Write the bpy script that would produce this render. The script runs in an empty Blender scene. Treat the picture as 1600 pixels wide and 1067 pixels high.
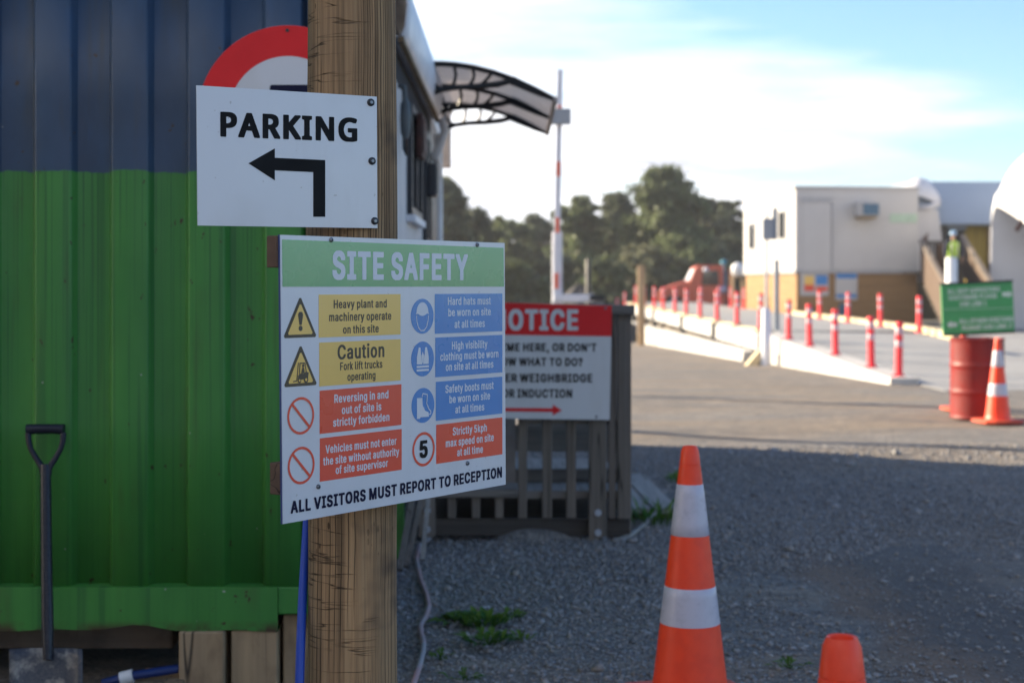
import bpy, bmesh, json, math, random
import numpy as np
from mathutils import Vector, Matrix, Quaternion

random.seed(7)
rng = np.random.default_rng(7)
sc = bpy.context.scene
col = sc.collection
PI = math.pi

# ------------------------------------------------------------------ camera
F = 2330.0            # focal length in pixels of a 1600 px wide frame
CX, CY, H = 800.0, 447.0, 1.45
cam_d = bpy.data.cameras.new('camera')
cam_d.sensor_width = 36.0
cam_d.lens = F * 36.0 / 1600.0
cam_d.shift_y = -(533.5 - CY) / 1600.0
cam_d.clip_start, cam_d.clip_end = 0.05, 4000
cam_d.dof.use_dof = True
cam_d.dof.focus_distance = 3.38
cam_d.dof.aperture_fstop = 3.8
cam_d.dof.aperture_blades = 0
cam = bpy.data.objects.new('camera', cam_d)
col.objects.link(cam)
cam.location = (0, 0, H)
cam.rotation_euler = (PI / 2, 0, 0)
sc.camera = cam

# ------------------------------------------------------------------ light
SUN_EL = math.radians(20)
SUN_H = Vector((-0.894, 0.447, 0)).normalized()
SUN = Vector((SUN_H.x * math.cos(SUN_EL), SUN_H.y * math.cos(SUN_EL), math.sin(SUN_EL)))
sun_d = bpy.data.lights.new('sun', 'SUN')
sun_d.energy = 2.95
sun_d.angle = math.radians(0.55)
sun_d.color = (1.0, 0.84, 0.62)
sun = bpy.data.objects.new('sun', sun_d)
col.objects.link(sun)
sun.rotation_euler = SUN.to_track_quat('Z', 'Y').to_euler()

world = bpy.data.worlds.new('World')
sc.world = world
world.use_nodes = True
wt = world.node_tree
WN = wt.nodes
bgn = WN['Background']
sky = WN.new('ShaderNodeTexSky')
sky.sky_type = 'NISHITA'
sky.sun_disc = False
sky.sun_elevation = SUN_EL
sky.sun_rotation = math.atan2(SUN_H.x, SUN_H.y)
sky.air_density = 1.0
sky.dust_density = 0.3
sky.ozone_density = 4.6
bgn.inputs['Strength'].default_value = 0.05


def wnode(t, **k):
    n = WN.new(t)
    for a, b in k.items():
        setattr(n, a, b)
    return n


def wmath(op, a, b=None, clamp=False):
    n = wnode('ShaderNodeMath', operation=op, use_clamp=clamp)
    for i, v in enumerate((a, b)):
        if v is None:
            continue
        if isinstance(v, (int, float)):
            n.inputs[i].default_value = v
        else:
            wt.links.new(v, n.inputs[i])
    return n.outputs[0]


tc = wnode('ShaderNodeTexCoord')
sep = wnode('ShaderNodeSeparateXYZ')
wt.links.new(tc.outputs['Generated'], sep.inputs[0])
den = wmath('ADD', wmath('MAXIMUM', sep.outputs[2], 0.0), 0.10)
cu, cv = wmath('DIVIDE', sep.outputs[0], den), wmath('DIVIDE', sep.outputs[1], den)
comb = wnode('ShaderNodeCombineXYZ')
wt.links.new(cu, comb.inputs[0])
wt.links.new(cv, comb.inputs[1])
mp = wnode('ShaderNodeMapping')
mp.inputs['Location'].default_value = (5.1, 1.7, 0)
mp.inputs['Scale'].default_value = (0.5, 0.75, 1)
wt.links.new(comb.outputs[0], mp.inputs[0])
cn = wnode('ShaderNodeTexNoise')
cn.inputs['Scale'].default_value = 1.0
cn.inputs['Detail'].default_value = 7.0
cn.inputs['Roughness'].default_value = 0.56
cn.inputs['Distortion'].default_value = 0.35
wt.links.new(mp.outputs[0], cn.inputs[0])
# thin bright cloud thickens towards the sun side of the sky
vd = wnode('ShaderNodeVectorMath', operation='DOT_PRODUCT')
wt.links.new(tc.outputs['Generated'], vd.inputs[0])
vd.inputs[1].default_value = SUN
bias = wmath('MULTIPLY', wmath('SUBTRACT', vd.outputs['Value'], 0.31), 1.10)
low = wmath('MULTIPLY', wmath('SUBTRACT', 0.11, sep.outputs[2]), 1.5, False)
# unseen cloud bank added behind the camera for brighter, more neutral fill
bank = wmath('MULTIPLY', wmath('SUBTRACT', wmath('MULTIPLY', sep.outputs[1], -1.0), 0.02), 2.2)
bank = wmath('MINIMUM', wmath('MAXIMUM', bank, 0.0), 1.35)
cov = wmath('ADD', wmath('ADD', wmath('ADD', cn.outputs['Fac'], bias), low), bank)
ramp = wnode('ShaderNodeMapRange')
ramp.inputs['From Min'].default_value = 0.40
ramp.inputs['From Max'].default_value = 0.66
wt.links.new(cov, ramp.inputs['Value'])
mixc = wnode('ShaderNodeMix', data_type='RGBA')
wt.links.new(ramp.outputs[0], mixc.inputs['Factor'])
wt.links.new(sky.outputs[0], mixc.inputs[6])
cn2 = wnode('ShaderNodeTexNoise')
cn2.inputs['Scale'].default_value = 2.1
cn2.inputs['Detail'].default_value = 6.0
cn2.inputs['Roughness'].default_value = 0.6
wt.links.new(mp.outputs[0], cn2.inputs[0])
shade = wnode('ShaderNodeMapRange')
shade.inputs['From Min'].default_value = 0.36
shade.inputs['From Max'].default_value = 0.60
wt.links.new(wmath('ADD', cn2.outputs['Fac'], wmath('MULTIPLY', bias, 0.55)), shade.inputs['Value'])
ccol = wnode('ShaderNodeMix', data_type='RGBA')
wt.links.new(shade.outputs[0], ccol.inputs['Factor'])
ccol.inputs[6].default_value = (3.15, 3.32, 3.85, 1)
ccol.inputs[7].default_value = (6.0, 6.1, 6.4, 1)
wt.links.new(ccol.outputs[2], mixc.inputs[7])
wt.links.new(mixc.outputs[2], bgn.inputs['Color'])

sc.view_settings.view_transform = 'Standard'
sc.view_settings.look = 'None'
sc.view_settings.gamma = 1.0
sc.view_settings.exposure = 2.4
sc.render.engine = 'CYCLES'
sc.cycles.use_denoising = True
sc.cycles.max_bounces = 6
sc.cycles.transparent_max_bounces = 12
sc.cycles.sample_clamp_indirect = 6.0


# ------------------------------------------------------------------ helpers
def P(px, py, Y):
    """point at depth Y seen at photograph pixel (px, py)"""
    return Vector(((px - CX) / F * Y, Y, H - (py - CY) / F * Y))


def smooth01(t):
    t = max(0.0, min(1.0, t))
    return t * t * (3 - 2 * t)


def gz(x, y):
    """ground height: the yard falls away beside the weighbridge"""
    fall = -0.0225 * max(0.0, min(y, 100.0) - 22.0)
    return fall * (1 - smooth01((x - 5.7) / 0.9))


def root_of(o):
    while o.parent is not None:
        o = o.parent
    return o


def tag(o, label=None, cat=None, group=None, kind=None):
    if label: o['label'] = label
    if cat: o['category'] = cat
    if group: o['group'] = group
    if kind: o['kind'] = kind
    return o


def thing(name, label, cat, loc=(0, 0, 0), group=None):
    o = bpy.data.objects.new(name, None)
    o.empty_display_size = 0.1
    col.objects.link(o)
    o.location = loc
    return tag(o, label, cat, group)


def copy_tree(o, parent=None):
    c = o.copy()
    col.objects.link(c)
    if parent is not None:
        c.parent = parent
    for ch in list(o.children):
        copy_tree(ch, c)
    return c


class MB:
    """collects faces, then links them as one mesh object"""

    def __init__(self):
        self.v, self.f = [], []

    def add(self, vs, fs):
        n = len(self.v)
        self.v += [tuple(p) for p in vs]
        self.f += [tuple(i + n for i in f) for f in fs]
        return self

    def box(self, x0, x1, y0, y1, z0, z1):
        v = [(x, y, z) for z in (z0, z1) for y in (y0, y1) for x in (x0, x1)]
        return self.add(v, [(0, 2, 3, 1), (4, 5, 7, 6), (0, 1, 5, 4), (2, 6, 7, 3), (0, 4, 6, 2), (1, 3, 7, 5)])

    def beam(self, p, q, w, h, up=(0, 0, 1)):
        """bar of section w x h from p to q"""
        p, q = Vector(p), Vector(q)
        d = (q - p).normalized()
        s = d.cross(Vector(up))
        if s.length < 1e-4:
            s = d.cross(Vector((0, 1, 0)))
        s.normalize()
        u = s.cross(d).normalized()
        v = []
        for c in (p, q):
            for a, b in ((-1, -1), (1, -1), (1, 1), (-1, 1)):
                v.append(c + s * (a * w / 2) + u * (b * h / 2))
        return self.add(v, [(0, 1, 2, 3), (7, 6, 5, 4), (0, 4, 5, 1), (1, 5, 6, 2), (2, 6, 7, 3), (3, 7, 4, 0)])

    def tube(self, pts, r, seg=10, cap=True):
        pts = [Vector(p) for p in pts]
        rs = r if isinstance(r, (list, tuple)) else [r] * len(pts)
        n = len(self.v)
        prev = None
        for i, p in enumerate(pts):
            d = (pts[min(i + 1, len(pts) - 1)] - pts[max(i - 1, 0)]).normalized()
            if prev is None:
                a = d.cross(Vector((0, 0, 1)))
                if a.length < 1e-3:
                    a = d.cross(Vector((0, 1, 0)))
            else:
                a = prev - d * prev.dot(d)
            a.normalize()
            prev = a
            b = d.cross(a)
            for k in range(seg):
                t = 2 * PI * k / seg
                self.v.append(tuple(p + (a * math.cos(t) + b * math.sin(t)) * rs[i]))
        for i in range(len(pts) - 1):
            for k in range(seg):
                k2 = (k + 1) % seg
                self.f.append((n + i * seg + k, n + i * seg + k2, n + (i + 1) * seg + k2, n + (i + 1) * seg + k))
        if cap:
            self.f.append(tuple(n + k for k in range(seg))[::-1])
            m = n + (len(pts) - 1) * seg
            self.f.append(tuple(m + k for k in range(seg)))
        return self

    def lathe(self, prof, c=(0, 0, 0), seg=32, cap=True):
        """prof: list of (r, z) from bottom to top round a vertical axis at c"""
        n = len(self.v)
        for r, z in prof:
            for k in range(seg):
                t = 2 * PI * k / seg
                self.v.append((c[0] + r * math.cos(t), c[1] + r * math.sin(t), c[2] + z))
        for i in range(len(prof) - 1):
            for k in range(seg):
                k2 = (k + 1) % seg
                self.f.append((n + i * seg + k, n + i * seg + k2, n + (i + 1) * seg + k2, n + (i + 1) * seg + k))
        if cap:
            self.f.append(tuple(n + k for k in range(seg))[::-1])
            m = n + (len(prof) - 1) * seg
            self.f.append(tuple(m + k for k in range(seg)))
        return self

    def prism(self, poly, d):
        """closed outline of 3-D points pushed along vector d"""
        d = Vector(d)
        n = len(poly)
        v = [Vector(p) for p in poly] + [Vector(p) + d for p in poly]
        f = [tuple(range(n))[::-1], tuple(range(n, 2 * n))]
        for i in range(n):
            j = (i + 1) % n
            f.append((i, j, n + j, n + i))
        return self.add(v, f)

    def grid(self, rows):
        n = len(self.v)
        w = len(rows[0])
        for r in rows:
            self.v += [tuple(p) for p in r]
        for i in range(len(rows) - 1):
            for k in range(w - 1):
                self.f.append((n + i * w + k, n + i * w + k + 1, n + (i + 1) * w + k + 1, n + (i + 1) * w + k))
        return self

    def build(self, name, m, parent=None, bev=0, smooth=False, auto=None, solid=0, fix=True):
        off = Vector(root_of(parent).location) if parent is not None else Vector((0, 0, 0))
        me = bpy.data.meshes.new(name)
        me.from_pydata([tuple(Vector(p) - off) for p in self.v], [], self.f)
        if fix:
            b = bmesh.new()
            b.from_mesh(me)
            bmesh.ops.recalc_face_normals(b, faces=b.faces)
            b.to_mesh(me)
            b.free()
        me.materials.append(m)
        o = bpy.data.objects.new(name, me)
        col.objects.link(o)
        if parent is not None:
            o.parent = parent
        if smooth:
            me.polygons.foreach_set('use_smooth', [True] * len(me.polygons))
            if auto:
                me.set_sharp_from_angle(angle=math.radians(auto))
        if solid:
            md = o.modifiers.new('solid', 'SOLIDIFY')
            md.thickness = solid
            md.offset = 0
        if bev:
            md = o.modifiers.new('bevel', 'BEVEL')
            md.width = bev
            md.segments = 2
            md.limit_method = 'ANGLE'
            md.angle_limit = math.radians(40)
        me.update()
        return o


# ------------------------------------------------------------------ materials
class NT:
    def __init__(self, name):
        self.m = bpy.data.materials.new(name)
        self.m.use_nodes = True
        self.t = self.m.node_tree
        self.b = self.t.nodes['Principled BSDF']
        self.tc = self.t.nodes.new('ShaderNodeTexCoord')

    def n(self, t, **k):
        x = self.t.nodes.new(t)
        for a, b in k.items():
            setattr(x, a, b)
        return x

    def L(self, a, b):
        self.t.links.new(a, b)

    def put(self, sock, v):
        if isinstance(v, (int, float)):
            sock.default_value = v
        elif isinstance(v, (tuple, list)):
            sock.default_value = tuple(v) + ((1,) if len(v) == 3 and sock.type == 'RGBA' else ())
        else:
            self.L(v, sock)

    def coords(self, scale=(1, 1, 1), loc=(0, 0, 0)):
        mpn = self.n('ShaderNodeMapping')
        mpn.inputs['Scale'].default_value = scale
        mpn.inputs['Location'].default_value = loc
        self.L(self.tc.outputs['Object'], mpn.inputs[0])
        return mpn.outputs[0]

    def noise(self, scale=5, detail=4, rough=.55, stretch=(1, 1, 1), loc=(0, 0, 0), dist=0):
        x = self.n('ShaderNodeTexNoise')
        x.inputs['Scale'].default_value = scale
        x.inputs['Detail'].default_value = detail
        x.inputs['Roughness'].default_value = rough
        x.inputs['Distortion'].default_value = dist
        self.L(self.coords(stretch, loc), x.inputs['Vector'])
        return x.outputs['Fac']

    def voro(self, scale=5, stretch=(1, 1, 1), out='Distance', feature='F1'):
        x = self.n('ShaderNodeTexVoronoi', feature=feature)
        x.inputs['Scale'].default_value = scale
        self.L(self.coords(stretch), x.inputs['Vector'])
        return x.outputs[out]

    def math(self, op, a, b=0.0, clamp=False):
        x = self.n('ShaderNodeMath', operation=op, use_clamp=clamp)
        self.put(x.inputs[0], a)
        self.put(x.inputs[1], b)
        return x.outputs[0]

    def rng(self, v, a, b, c=0.0, d=1.0):
        x = self.n('ShaderNodeMapRange')
        self.L(v, x.inputs['Value'])
        for nm, q in (('From Min', a), ('From Max', b), ('To Min', c), ('To Max', d)):
            x.inputs[nm].default_value = q
        return x.outputs[0]

    def mix(self, fac, a, b):
        x = self.n('ShaderNodeMix', data_type='RGBA')
        self.put(x.inputs['Factor'], fac)
        self.put(x.inputs[6], a)
        self.put(x.inputs[7], b)
        return x.outputs[2]

    def bump(self, h, strength=.3, dist=.01, prev=None):
        x = self.n('ShaderNodeBump')
        x.inputs['Strength'].default_value = strength
        x.inputs['Distance'].default_value = dist
        self.L(h, x.inputs['Height'])
        if prev is not None:
            self.L(prev, x.inputs['Normal'])
        return x.outputs[0]

    def end(self, base, rough=.6, normal=None, metallic=0.0, spec=None, coat=None):
        self.put(self.b.inputs['Base Color'], base)
        self.put(self.b.inputs['Roughness'], rough)
        self.b.inputs['Metallic'].default_value = metallic
        if spec is not None:
            self.b.inputs['Specular IOR Level'].default_value = spec
        if coat:
            self.b.inputs['Coat Weight'].default_value = coat[0]
            self.b.inputs['Coat Roughness'].default_value = coat[1]
            self.b.inputs['Coat IOR'].default_value = 1.62
        if normal is not None:
            self.L(normal, self.b.inputs['Normal'])
        return self.m


def simple(name, c, rough=.5, c2=None, scale=8, lo=.4, hi=.68, bump=0, bscale=60, metallic=0, spec=None, coat=None,
           stretch=(1, 1, 1)):
    """painted, plastic or metal surface with uneven colour and a slightly uneven finish"""
    t = NT(name)
    c2 = c2 or tuple(x * .78 for x in c)
    f = t.rng(t.noise(scale, 5, .6, stretch), lo, hi)
    fine = t.rng(t.noise(scale * 9, 2, .5, stretch), .3, .7, .0, .18)
    base = t.mix(t.math('ADD', f, fine, True), c, c2)
    nrm = t.bump(t.noise(bscale, 3), bump, .004) if bump else None
    r = t.rng(t.noise(scale * 2.1, 3), .3, .7, max(.02, rough - .09), min(1, rough + .09))
    return t.end(base, r, nrm, metallic, spec, coat)


def wood(name, c, c2, dark, axis='Z', grain=26, rough=.8, blot=(0, 0, 0), crack=.016, bump=.35):
    t = NT(name)
    st = {'X': (.05, 1, 1), 'Y': (1, .05, 1), 'Z': (1, 1, .05)}[axis]
    g = t.noise(grain, 5, .62, st)
    broad = t.noise(2.6, 3, .5, tuple(.25 if s < 1 else 1 for s in st))
    base = t.mix(t.rng(broad, .35, .65), c, c2)
    base = t.mix(t.rng(g, .38, .72, 0, .65), base, tuple(x * .62 for x in c2))
    ln = t.math('ABSOLUTE', t.math('SUBTRACT', t.noise(grain * .7, 2, .4, tuple(s * .5 if s < 1 else s for s in st), (3, 1, 2)), .5))
    ck = t.math('MULTIPLY', t.rng(ln, 0, crack, 1, 0), t.rng(broad, .42, .55))
    base = t.mix(ck, base, dark)
    if blot != (0, 0, 0):
        base = t.mix(t.rng(t.noise(4.5, 4, .6, (1, 1, .6), (5, 5, 5)), .52, .7, 0, .8), base, blot)
    h = t.math('SUBTRACT', t.math('MULTIPLY', g, .5), ck)
    return t.end(base, rough, t.bump(h, bump, .006), spec=.25)


def m_container():
    t = NT('container_paint')
    s = t.n('ShaderNodeSeparateXYZ')
    t.L(t.tc.outputs['Object'], s.inputs[0])
    z = s.outputs[2]
    edge = t.math('ADD', z, t.math('MULTIPLY', t.math('SUBTRACT', t.noise(6, 3, .6, (1, 1, .3)), .5), .05))
    isblue = t.rng(edge, 1.856, 1.862)
    # runs of thin paint hang below the brushed edge and fade out lower down
    runs = t.rng(t.noise(95, 3, .6, (1, 1, .005)), .52, .64)
    runs = t.math('MULTIPLY', runs, t.rng(z, .55, 1.86, .14, .8))
    runs2 = t.rng(t.noise(26, 2, .5, (1, 1, .02), (7, 3, 1)), .58, .66, 0, .5)
    gr = t.mix(t.rng(t.noise(3.2, 4, .6, (1, 1, .35)), .36, .66), (.043, .192, .036), (.060, .245, .046))
    gr = t.mix(t.math('MAXIMUM', runs, runs2), gr, (.020, .095, .028))
    bl = t.mix(t.rng(t.noise(4, 4, .62, (1, 1, .5), (2, 9, 4)), .38, .64), (.036, .068, .122), (.029, .052, .092))
    bl = t.mix(t.rng(t.noise(9, 3, .6, (1, 1, .25), (1, 2, 3)), .60, .70, 0, .5), bl, (.030, .072, .150))
    base = t.mix(isblue, gr, bl)
    stain = t.math('MULTIPLY', t.rng(t.noise(13, 4, .6, (1, 1, .07), (2, 2, 6)), .54, .70, 0, .55), t.rng(t.noise(1.7, 3, .6), .42, .6))
    base = t.mix(stain, base, (.060, .050, .026))
    spots = t.rng(t.noise(19, 3, .7, (1, 1, .7), (11, 0, 5)), .675, .71)
    base = t.mix(spots, base, (.05, .028, .014))
    chips = t.rng(t.noise(34, 2, .5, (1, 1, 1), (4, 8, 1)), .775, .79)
    base = t.mix(chips, base, (.36, .36, .33))
    rustz = t.math('MULTIPLY', t.rng(z, .225, .262, 1, 0), t.rng(t.noise(7, 4, .7), .38, .56))
    base = t.mix(rustz, base, (.06, .030, .016))
    dents = t.noise(2.2, 2, .5, (1, 1, .6), (3, 3, 3))
    n1 = t.bump(dents, .35, .03)
    n2 = t.bump(t.noise(120, 3, .6, (1, 1, .25)), .16, .003, n1)
    return t.end(base, t.rng(t.noise(6, 3), .3, .7, .34, .50), n2, spec=.42)


def m_post():
    t = NT('weathered_round_timber')
    s = t.n('ShaderNodeSeparateXYZ')
    t.L(t.tc.outputs['Object'], s.inputs[0])
    broad = t.noise(3.1, 4, .6, (1.6, 1.6, .55))
    base = t.mix(t.rng(broad, .34, .66), (.47, .285, .140), (.33, .208, .112))
    base = t.mix(t.rng(t.noise(85, 4, .7, (1, 1, .018)), .36, .66, 0, .8), base, (.14, .090, .050))
    base = t.mix(t.rng(t.noise(36, 3, .6, (1, 1, .03), (3, 7, 0)), .55, .72, 0, .55), base, (.50, .35, .19))
    # green-grey tone, stronger towards the left side
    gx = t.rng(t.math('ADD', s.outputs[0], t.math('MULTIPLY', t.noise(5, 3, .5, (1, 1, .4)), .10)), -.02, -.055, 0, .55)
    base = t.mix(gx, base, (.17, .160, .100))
    kn = t.rng(t.noise(4.2, 3, .6, (1, 1, 1.1), (8, 2, 6)), .55, .70, 0, .85)
    base = t.mix(kn, base, (.085, .060, .045))
    ang = t.math('ARCTAN2', s.outputs[1], s.outputs[0])
    wob = t.math('MULTIPLY', t.math('SUBTRACT', t.noise(1.6, 3, .6, (.4, .4, 1)), .5), .22)
    vc = None
    for k, (freq, wd, lo_) in enumerate(((6.4, .085, .41), (15.0, .13, .49))):
        vo = t.n('ShaderNodeTexVoronoi', voronoi_dimensions='1D', feature='DISTANCE_TO_EDGE')
        vo.inputs['Scale'].default_value = 1.0
        t.L(t.math('ADD', t.math('MULTIPLY', t.math('ADD', ang, wob), freq), 3.7 * k), vo.inputs['W'])
        ln = t.math('MULTIPLY', t.rng(vo.outputs['Distance'], wd * .35, wd, 1, 0), t.rng(t.noise(5, 2, .5, (1, 1, .16), (6 + k, 1, 9)), lo_, lo_ + .05))
        vc = ln if vc is None else t.math('MAXIMUM', vc, ln)
    hl = t.math('ABSOLUTE', t.math('SUBTRACT', t.noise(6.0, 3, .5, (.42, .42, 5.6), (1, 3, 7), .25), .5))
    hm = t.rng(t.noise(4.6, 3, .6, (1, 1, .7), (5, 5, 1)), .46, .53)
    hm = t.math('MULTIPLY', hm, t.rng(t.math('ADD', s.outputs[0], t.math('MULTIPLY', t.noise(2.2, 2, .5, (1, 1, 1.5), (3, 3, 8)), .16)), .13, .06, .0, 1))
    hc = t.math('MULTIPLY', t.rng(hl, .0, .014, 1, 0), hm)
    dots = t.math('MULTIPLY', t.rng(t.voro(46, (1, 1, .42)), .13, .17, 1, 0), t.rng(t.noise(8, 2, .5, (1, 1, .4), (9, 9, 2)), .54, .6))
    ck = t.math('MAXIMUM', t.math('MAXIMUM', vc, hc), t.math('MULTIPLY', dots, .8))
    base = t.mix(t.math('MULTIPLY', ck, .82), base, (.016, .012, .009))
    h = t.math('SUBTRACT', t.math('MULTIPLY', t.noise(60, 4, .65, (1, 1, .03)), .35), ck)
    return t.end(base, .82, t.bump(h, .6, .006), spec=.2)


def m_sign(name, c, coat):
    t = NT(name)
    dust = t.rng(t.noise(9, 5, .65, (1, 1, .16)), .50, .74, 0, .55)
    smear = t.rng(t.noise(3.2, 4, .6, (1, 1, 1), (4, 2, 7)), .52, .70, 0, .5)
    base = t.mix(t.math('MAXIMUM', dust, smear), c, tuple(x * k for x, k in zip(c, (.86, .84, .80))))
    fleck = t.rng(t.noise(70, 2, .5, (1, 1, 1), (1, 6, 2)), .735, .76, 0, .45)
    base = t.mix(fleck, base, (.26, .23, .19))
    return t.end(base, t.rng(t.noise(7, 4), .3, .7, .30, .46), t.bump(t.noise(2.5, 2), .10, .02), spec=.45, coat=coat)


def m_ground():
    t = NT('gravel_yard')
    st = t.rng(t.noise(42, 3, .7), .3, .72)
    cell = t.n('ShaderNodeTexVoronoi')
    cell.inputs['Scale'].default_value = 46
    t.L(t.coords(), cell.inputs['Vector'])
    base = t.mix(st, (.14, .132, .124), (.30, .282, .262))
    cl = t.n('ShaderNodeSeparateColor')
    t.L(cell.outputs['Color'], cl.inputs[0])
    base = t.mix(t.rng(cl.outputs[0], 0, 1, 0, .45), base, (.085, .085, .088))
    base = t.mix(t.rng(cl.outputs[1], .8, 1, 0, .5), base, (.40, .37, .33))
    # trodden, dusty wheel tracks of paler brown fines
    dirt = t.rng(t.noise(.55, 6, .65, (.32, 1.6, 1), (3, 1, 0), .5), .45, .60)
    base = t.mix(t.math('MULTIPLY', dirt, .75), base, (.27, .208, .145))
    damp = t.rng(t.noise(.9, 5, .65, (.30, 1.7, 1), (9, 4, 0), .4), .50, .66, 0, .7)
    base = t.mix(damp, base, (.115, .108, .104))
    base = t.mix(t.rng(t.noise(7.5, 4, .7, (.7, 1.5, 1), (6, 2, 0)), .44, .66, 0, .55), base, (.105, .100, .096))
    base = t.mix(t.rng(t.noise(4.2, 5, .7, (.6, 1.4, 1), (1, 8, 0)), .50, .68, 0, .5), base, (.36, .31, .25))
    # one worn wheel track runs towards the camera on the right, dark with packed fines
    s = t.n('ShaderNodeSeparateXYZ')
    t.L(t.tc.outputs['Object'], s.inputs[0])
    warp = t.math('MULTIPLY', t.math('SUBTRACT', t.noise(1.5, 4, .6), .5), .9)
    off = t.math('ABSOLUTE', t.math('ADD', t.math('SUBTRACT', s.outputs[0], 1.98), warp))
    trk = t.math('MULTIPLY', t.rng(off, .30, .62, 1, 0), t.rng(s.outputs[1], 7.6, 9.4, 1, 0))
    base = t.mix(t.math('MULTIPLY', trk, .75), base, (.105, .094, .088))
    bro = t.math('ABSOLUTE', t.math('ADD', t.math('SUBTRACT', s.outputs[0], 1.62), warp))
    brm = t.math('MULTIPLY', t.rng(bro, .02, .22, 1, 0), t.rng(s.outputs[1], 8.4, 10.2, 1, 0))
    base = t.mix(t.math('MULTIPLY', brm, .6), base, (.24, .165, .115))
    h = t.math('ADD', t.math('MULTIPLY', cell.outputs['Distance'], -.7), t.noise(24, 4, .7))
    nb = t.bump(h, .75, .022)
    return t.end(base, .92, t.bump(t.noise(1.6, 4, .6), .35, .09, nb), spec=.2)


def m_stone():
    t = NT('crushed_stone')
    g = t.n('ShaderNodeNewGeometry')
    r = g.outputs['Random Per Island']
    base = t.mix(r, (.15, .150, .155), (.38, .372, .368))
    r2 = t.math('FRACT', t.math('MULTIPLY', r, 17.3))
    base = t.mix(t.rng(r2, .72, 1, 0, .6), base, (.36, .27, .19))
    base = t.mix(t.rng(r2, .95, .98, 0, .45), base, (.42, .40, .38))
    base = t.mix(t.rng(t.noise(150, 3), .4, .7, 0, .35), base, (.10, .095, .09))
    return t.end(base, .85, spec=.25)


def m_leaf(name, a, b):
    t = NT(name)
    g = t.n('ShaderNodeNewGeometry')
    r = g.outputs['Random Per Island']
    base = t.mix(r, a, b)
    base = t.mix(t.rng(t.noise(.8, 4, .65), .42, .60, 0, .85), base, tuple(x * .22 + y * .22 for x, y in zip(a, b)))
    t.end(base, .6, spec=.25)
    tr = t.n('ShaderNodeBsdfTranslucent')
    t.L(base, tr.inputs['Color'])
    mx = t.n('ShaderNodeMixShader')
    mx.inputs[0].default_value = .42
    t.L(t.b.outputs[0], mx.inputs[1])
    t.L(tr.outputs[0], mx.inputs[2])
    t.L(mx.outputs[0], t.t.nodes['Material Output'].inputs['Surface'])
    return t.m


def m_polycarbonate():
    t = NT('smoked_polycarbonate')
    base = t.mix(t.rng(t.noise(5, 4), .4, .65), (.26, .215, .195), (.34, .29, .265))
    t.end(base, .3)
    tr = t.n('ShaderNodeBsdfTranslucent')
    t.L(base, tr.inputs['Color'])
    tp = t.n('ShaderNodeBsdfTransparent')
    tp.inputs['Color'].default_value = (.42, .37, .35, 1)
    m1 = t.n('ShaderNodeMixShader')
    m1.inputs[0].default_value = .45
    t.L(t.b.outputs[0], m1.inputs[1])
    t.L(tr.outputs[0], m1.inputs[2])
    m2 = t.n('ShaderNodeMixShader')
    m2.inputs[0].default_value = .34
    t.L(m1.outputs[0], m2.inputs[1])
    t.L(tp.outputs[0], m2.inputs[2])
    t.L(m2.outputs[0], t.t.nodes['Material Output'].inputs['Surface'])
    return t.m


def m_boards(name, c, c2, pitch, axis=2, rough=.7):
    """horizontal or vertical cladding boards with a groove at every pitch"""
    t = NT(name)
    s = t.n('ShaderNodeSeparateXYZ')
    t.L(t.tc.outputs['Object'], s.inputs[0])
    fr = t.math('FRACT', t.math('DIVIDE', s.outputs[axis], pitch))
    gv = t.rng(fr, .0, .12, 1, 0)
    base = t.mix(t.rng(t.noise(3, 4, .6, (.3, .3, 2) if axis == 2 else (2, 2, .2)), .35, .65), c, c2)
    base = t.mix(t.math('MULTIPLY', gv, .55), base, tuple(x * .4 for x in c2))
    return t.end(base, rough, t.bump(t.math('SUBTRACT', fr, gv), .5, .02), spec=.3)


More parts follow.
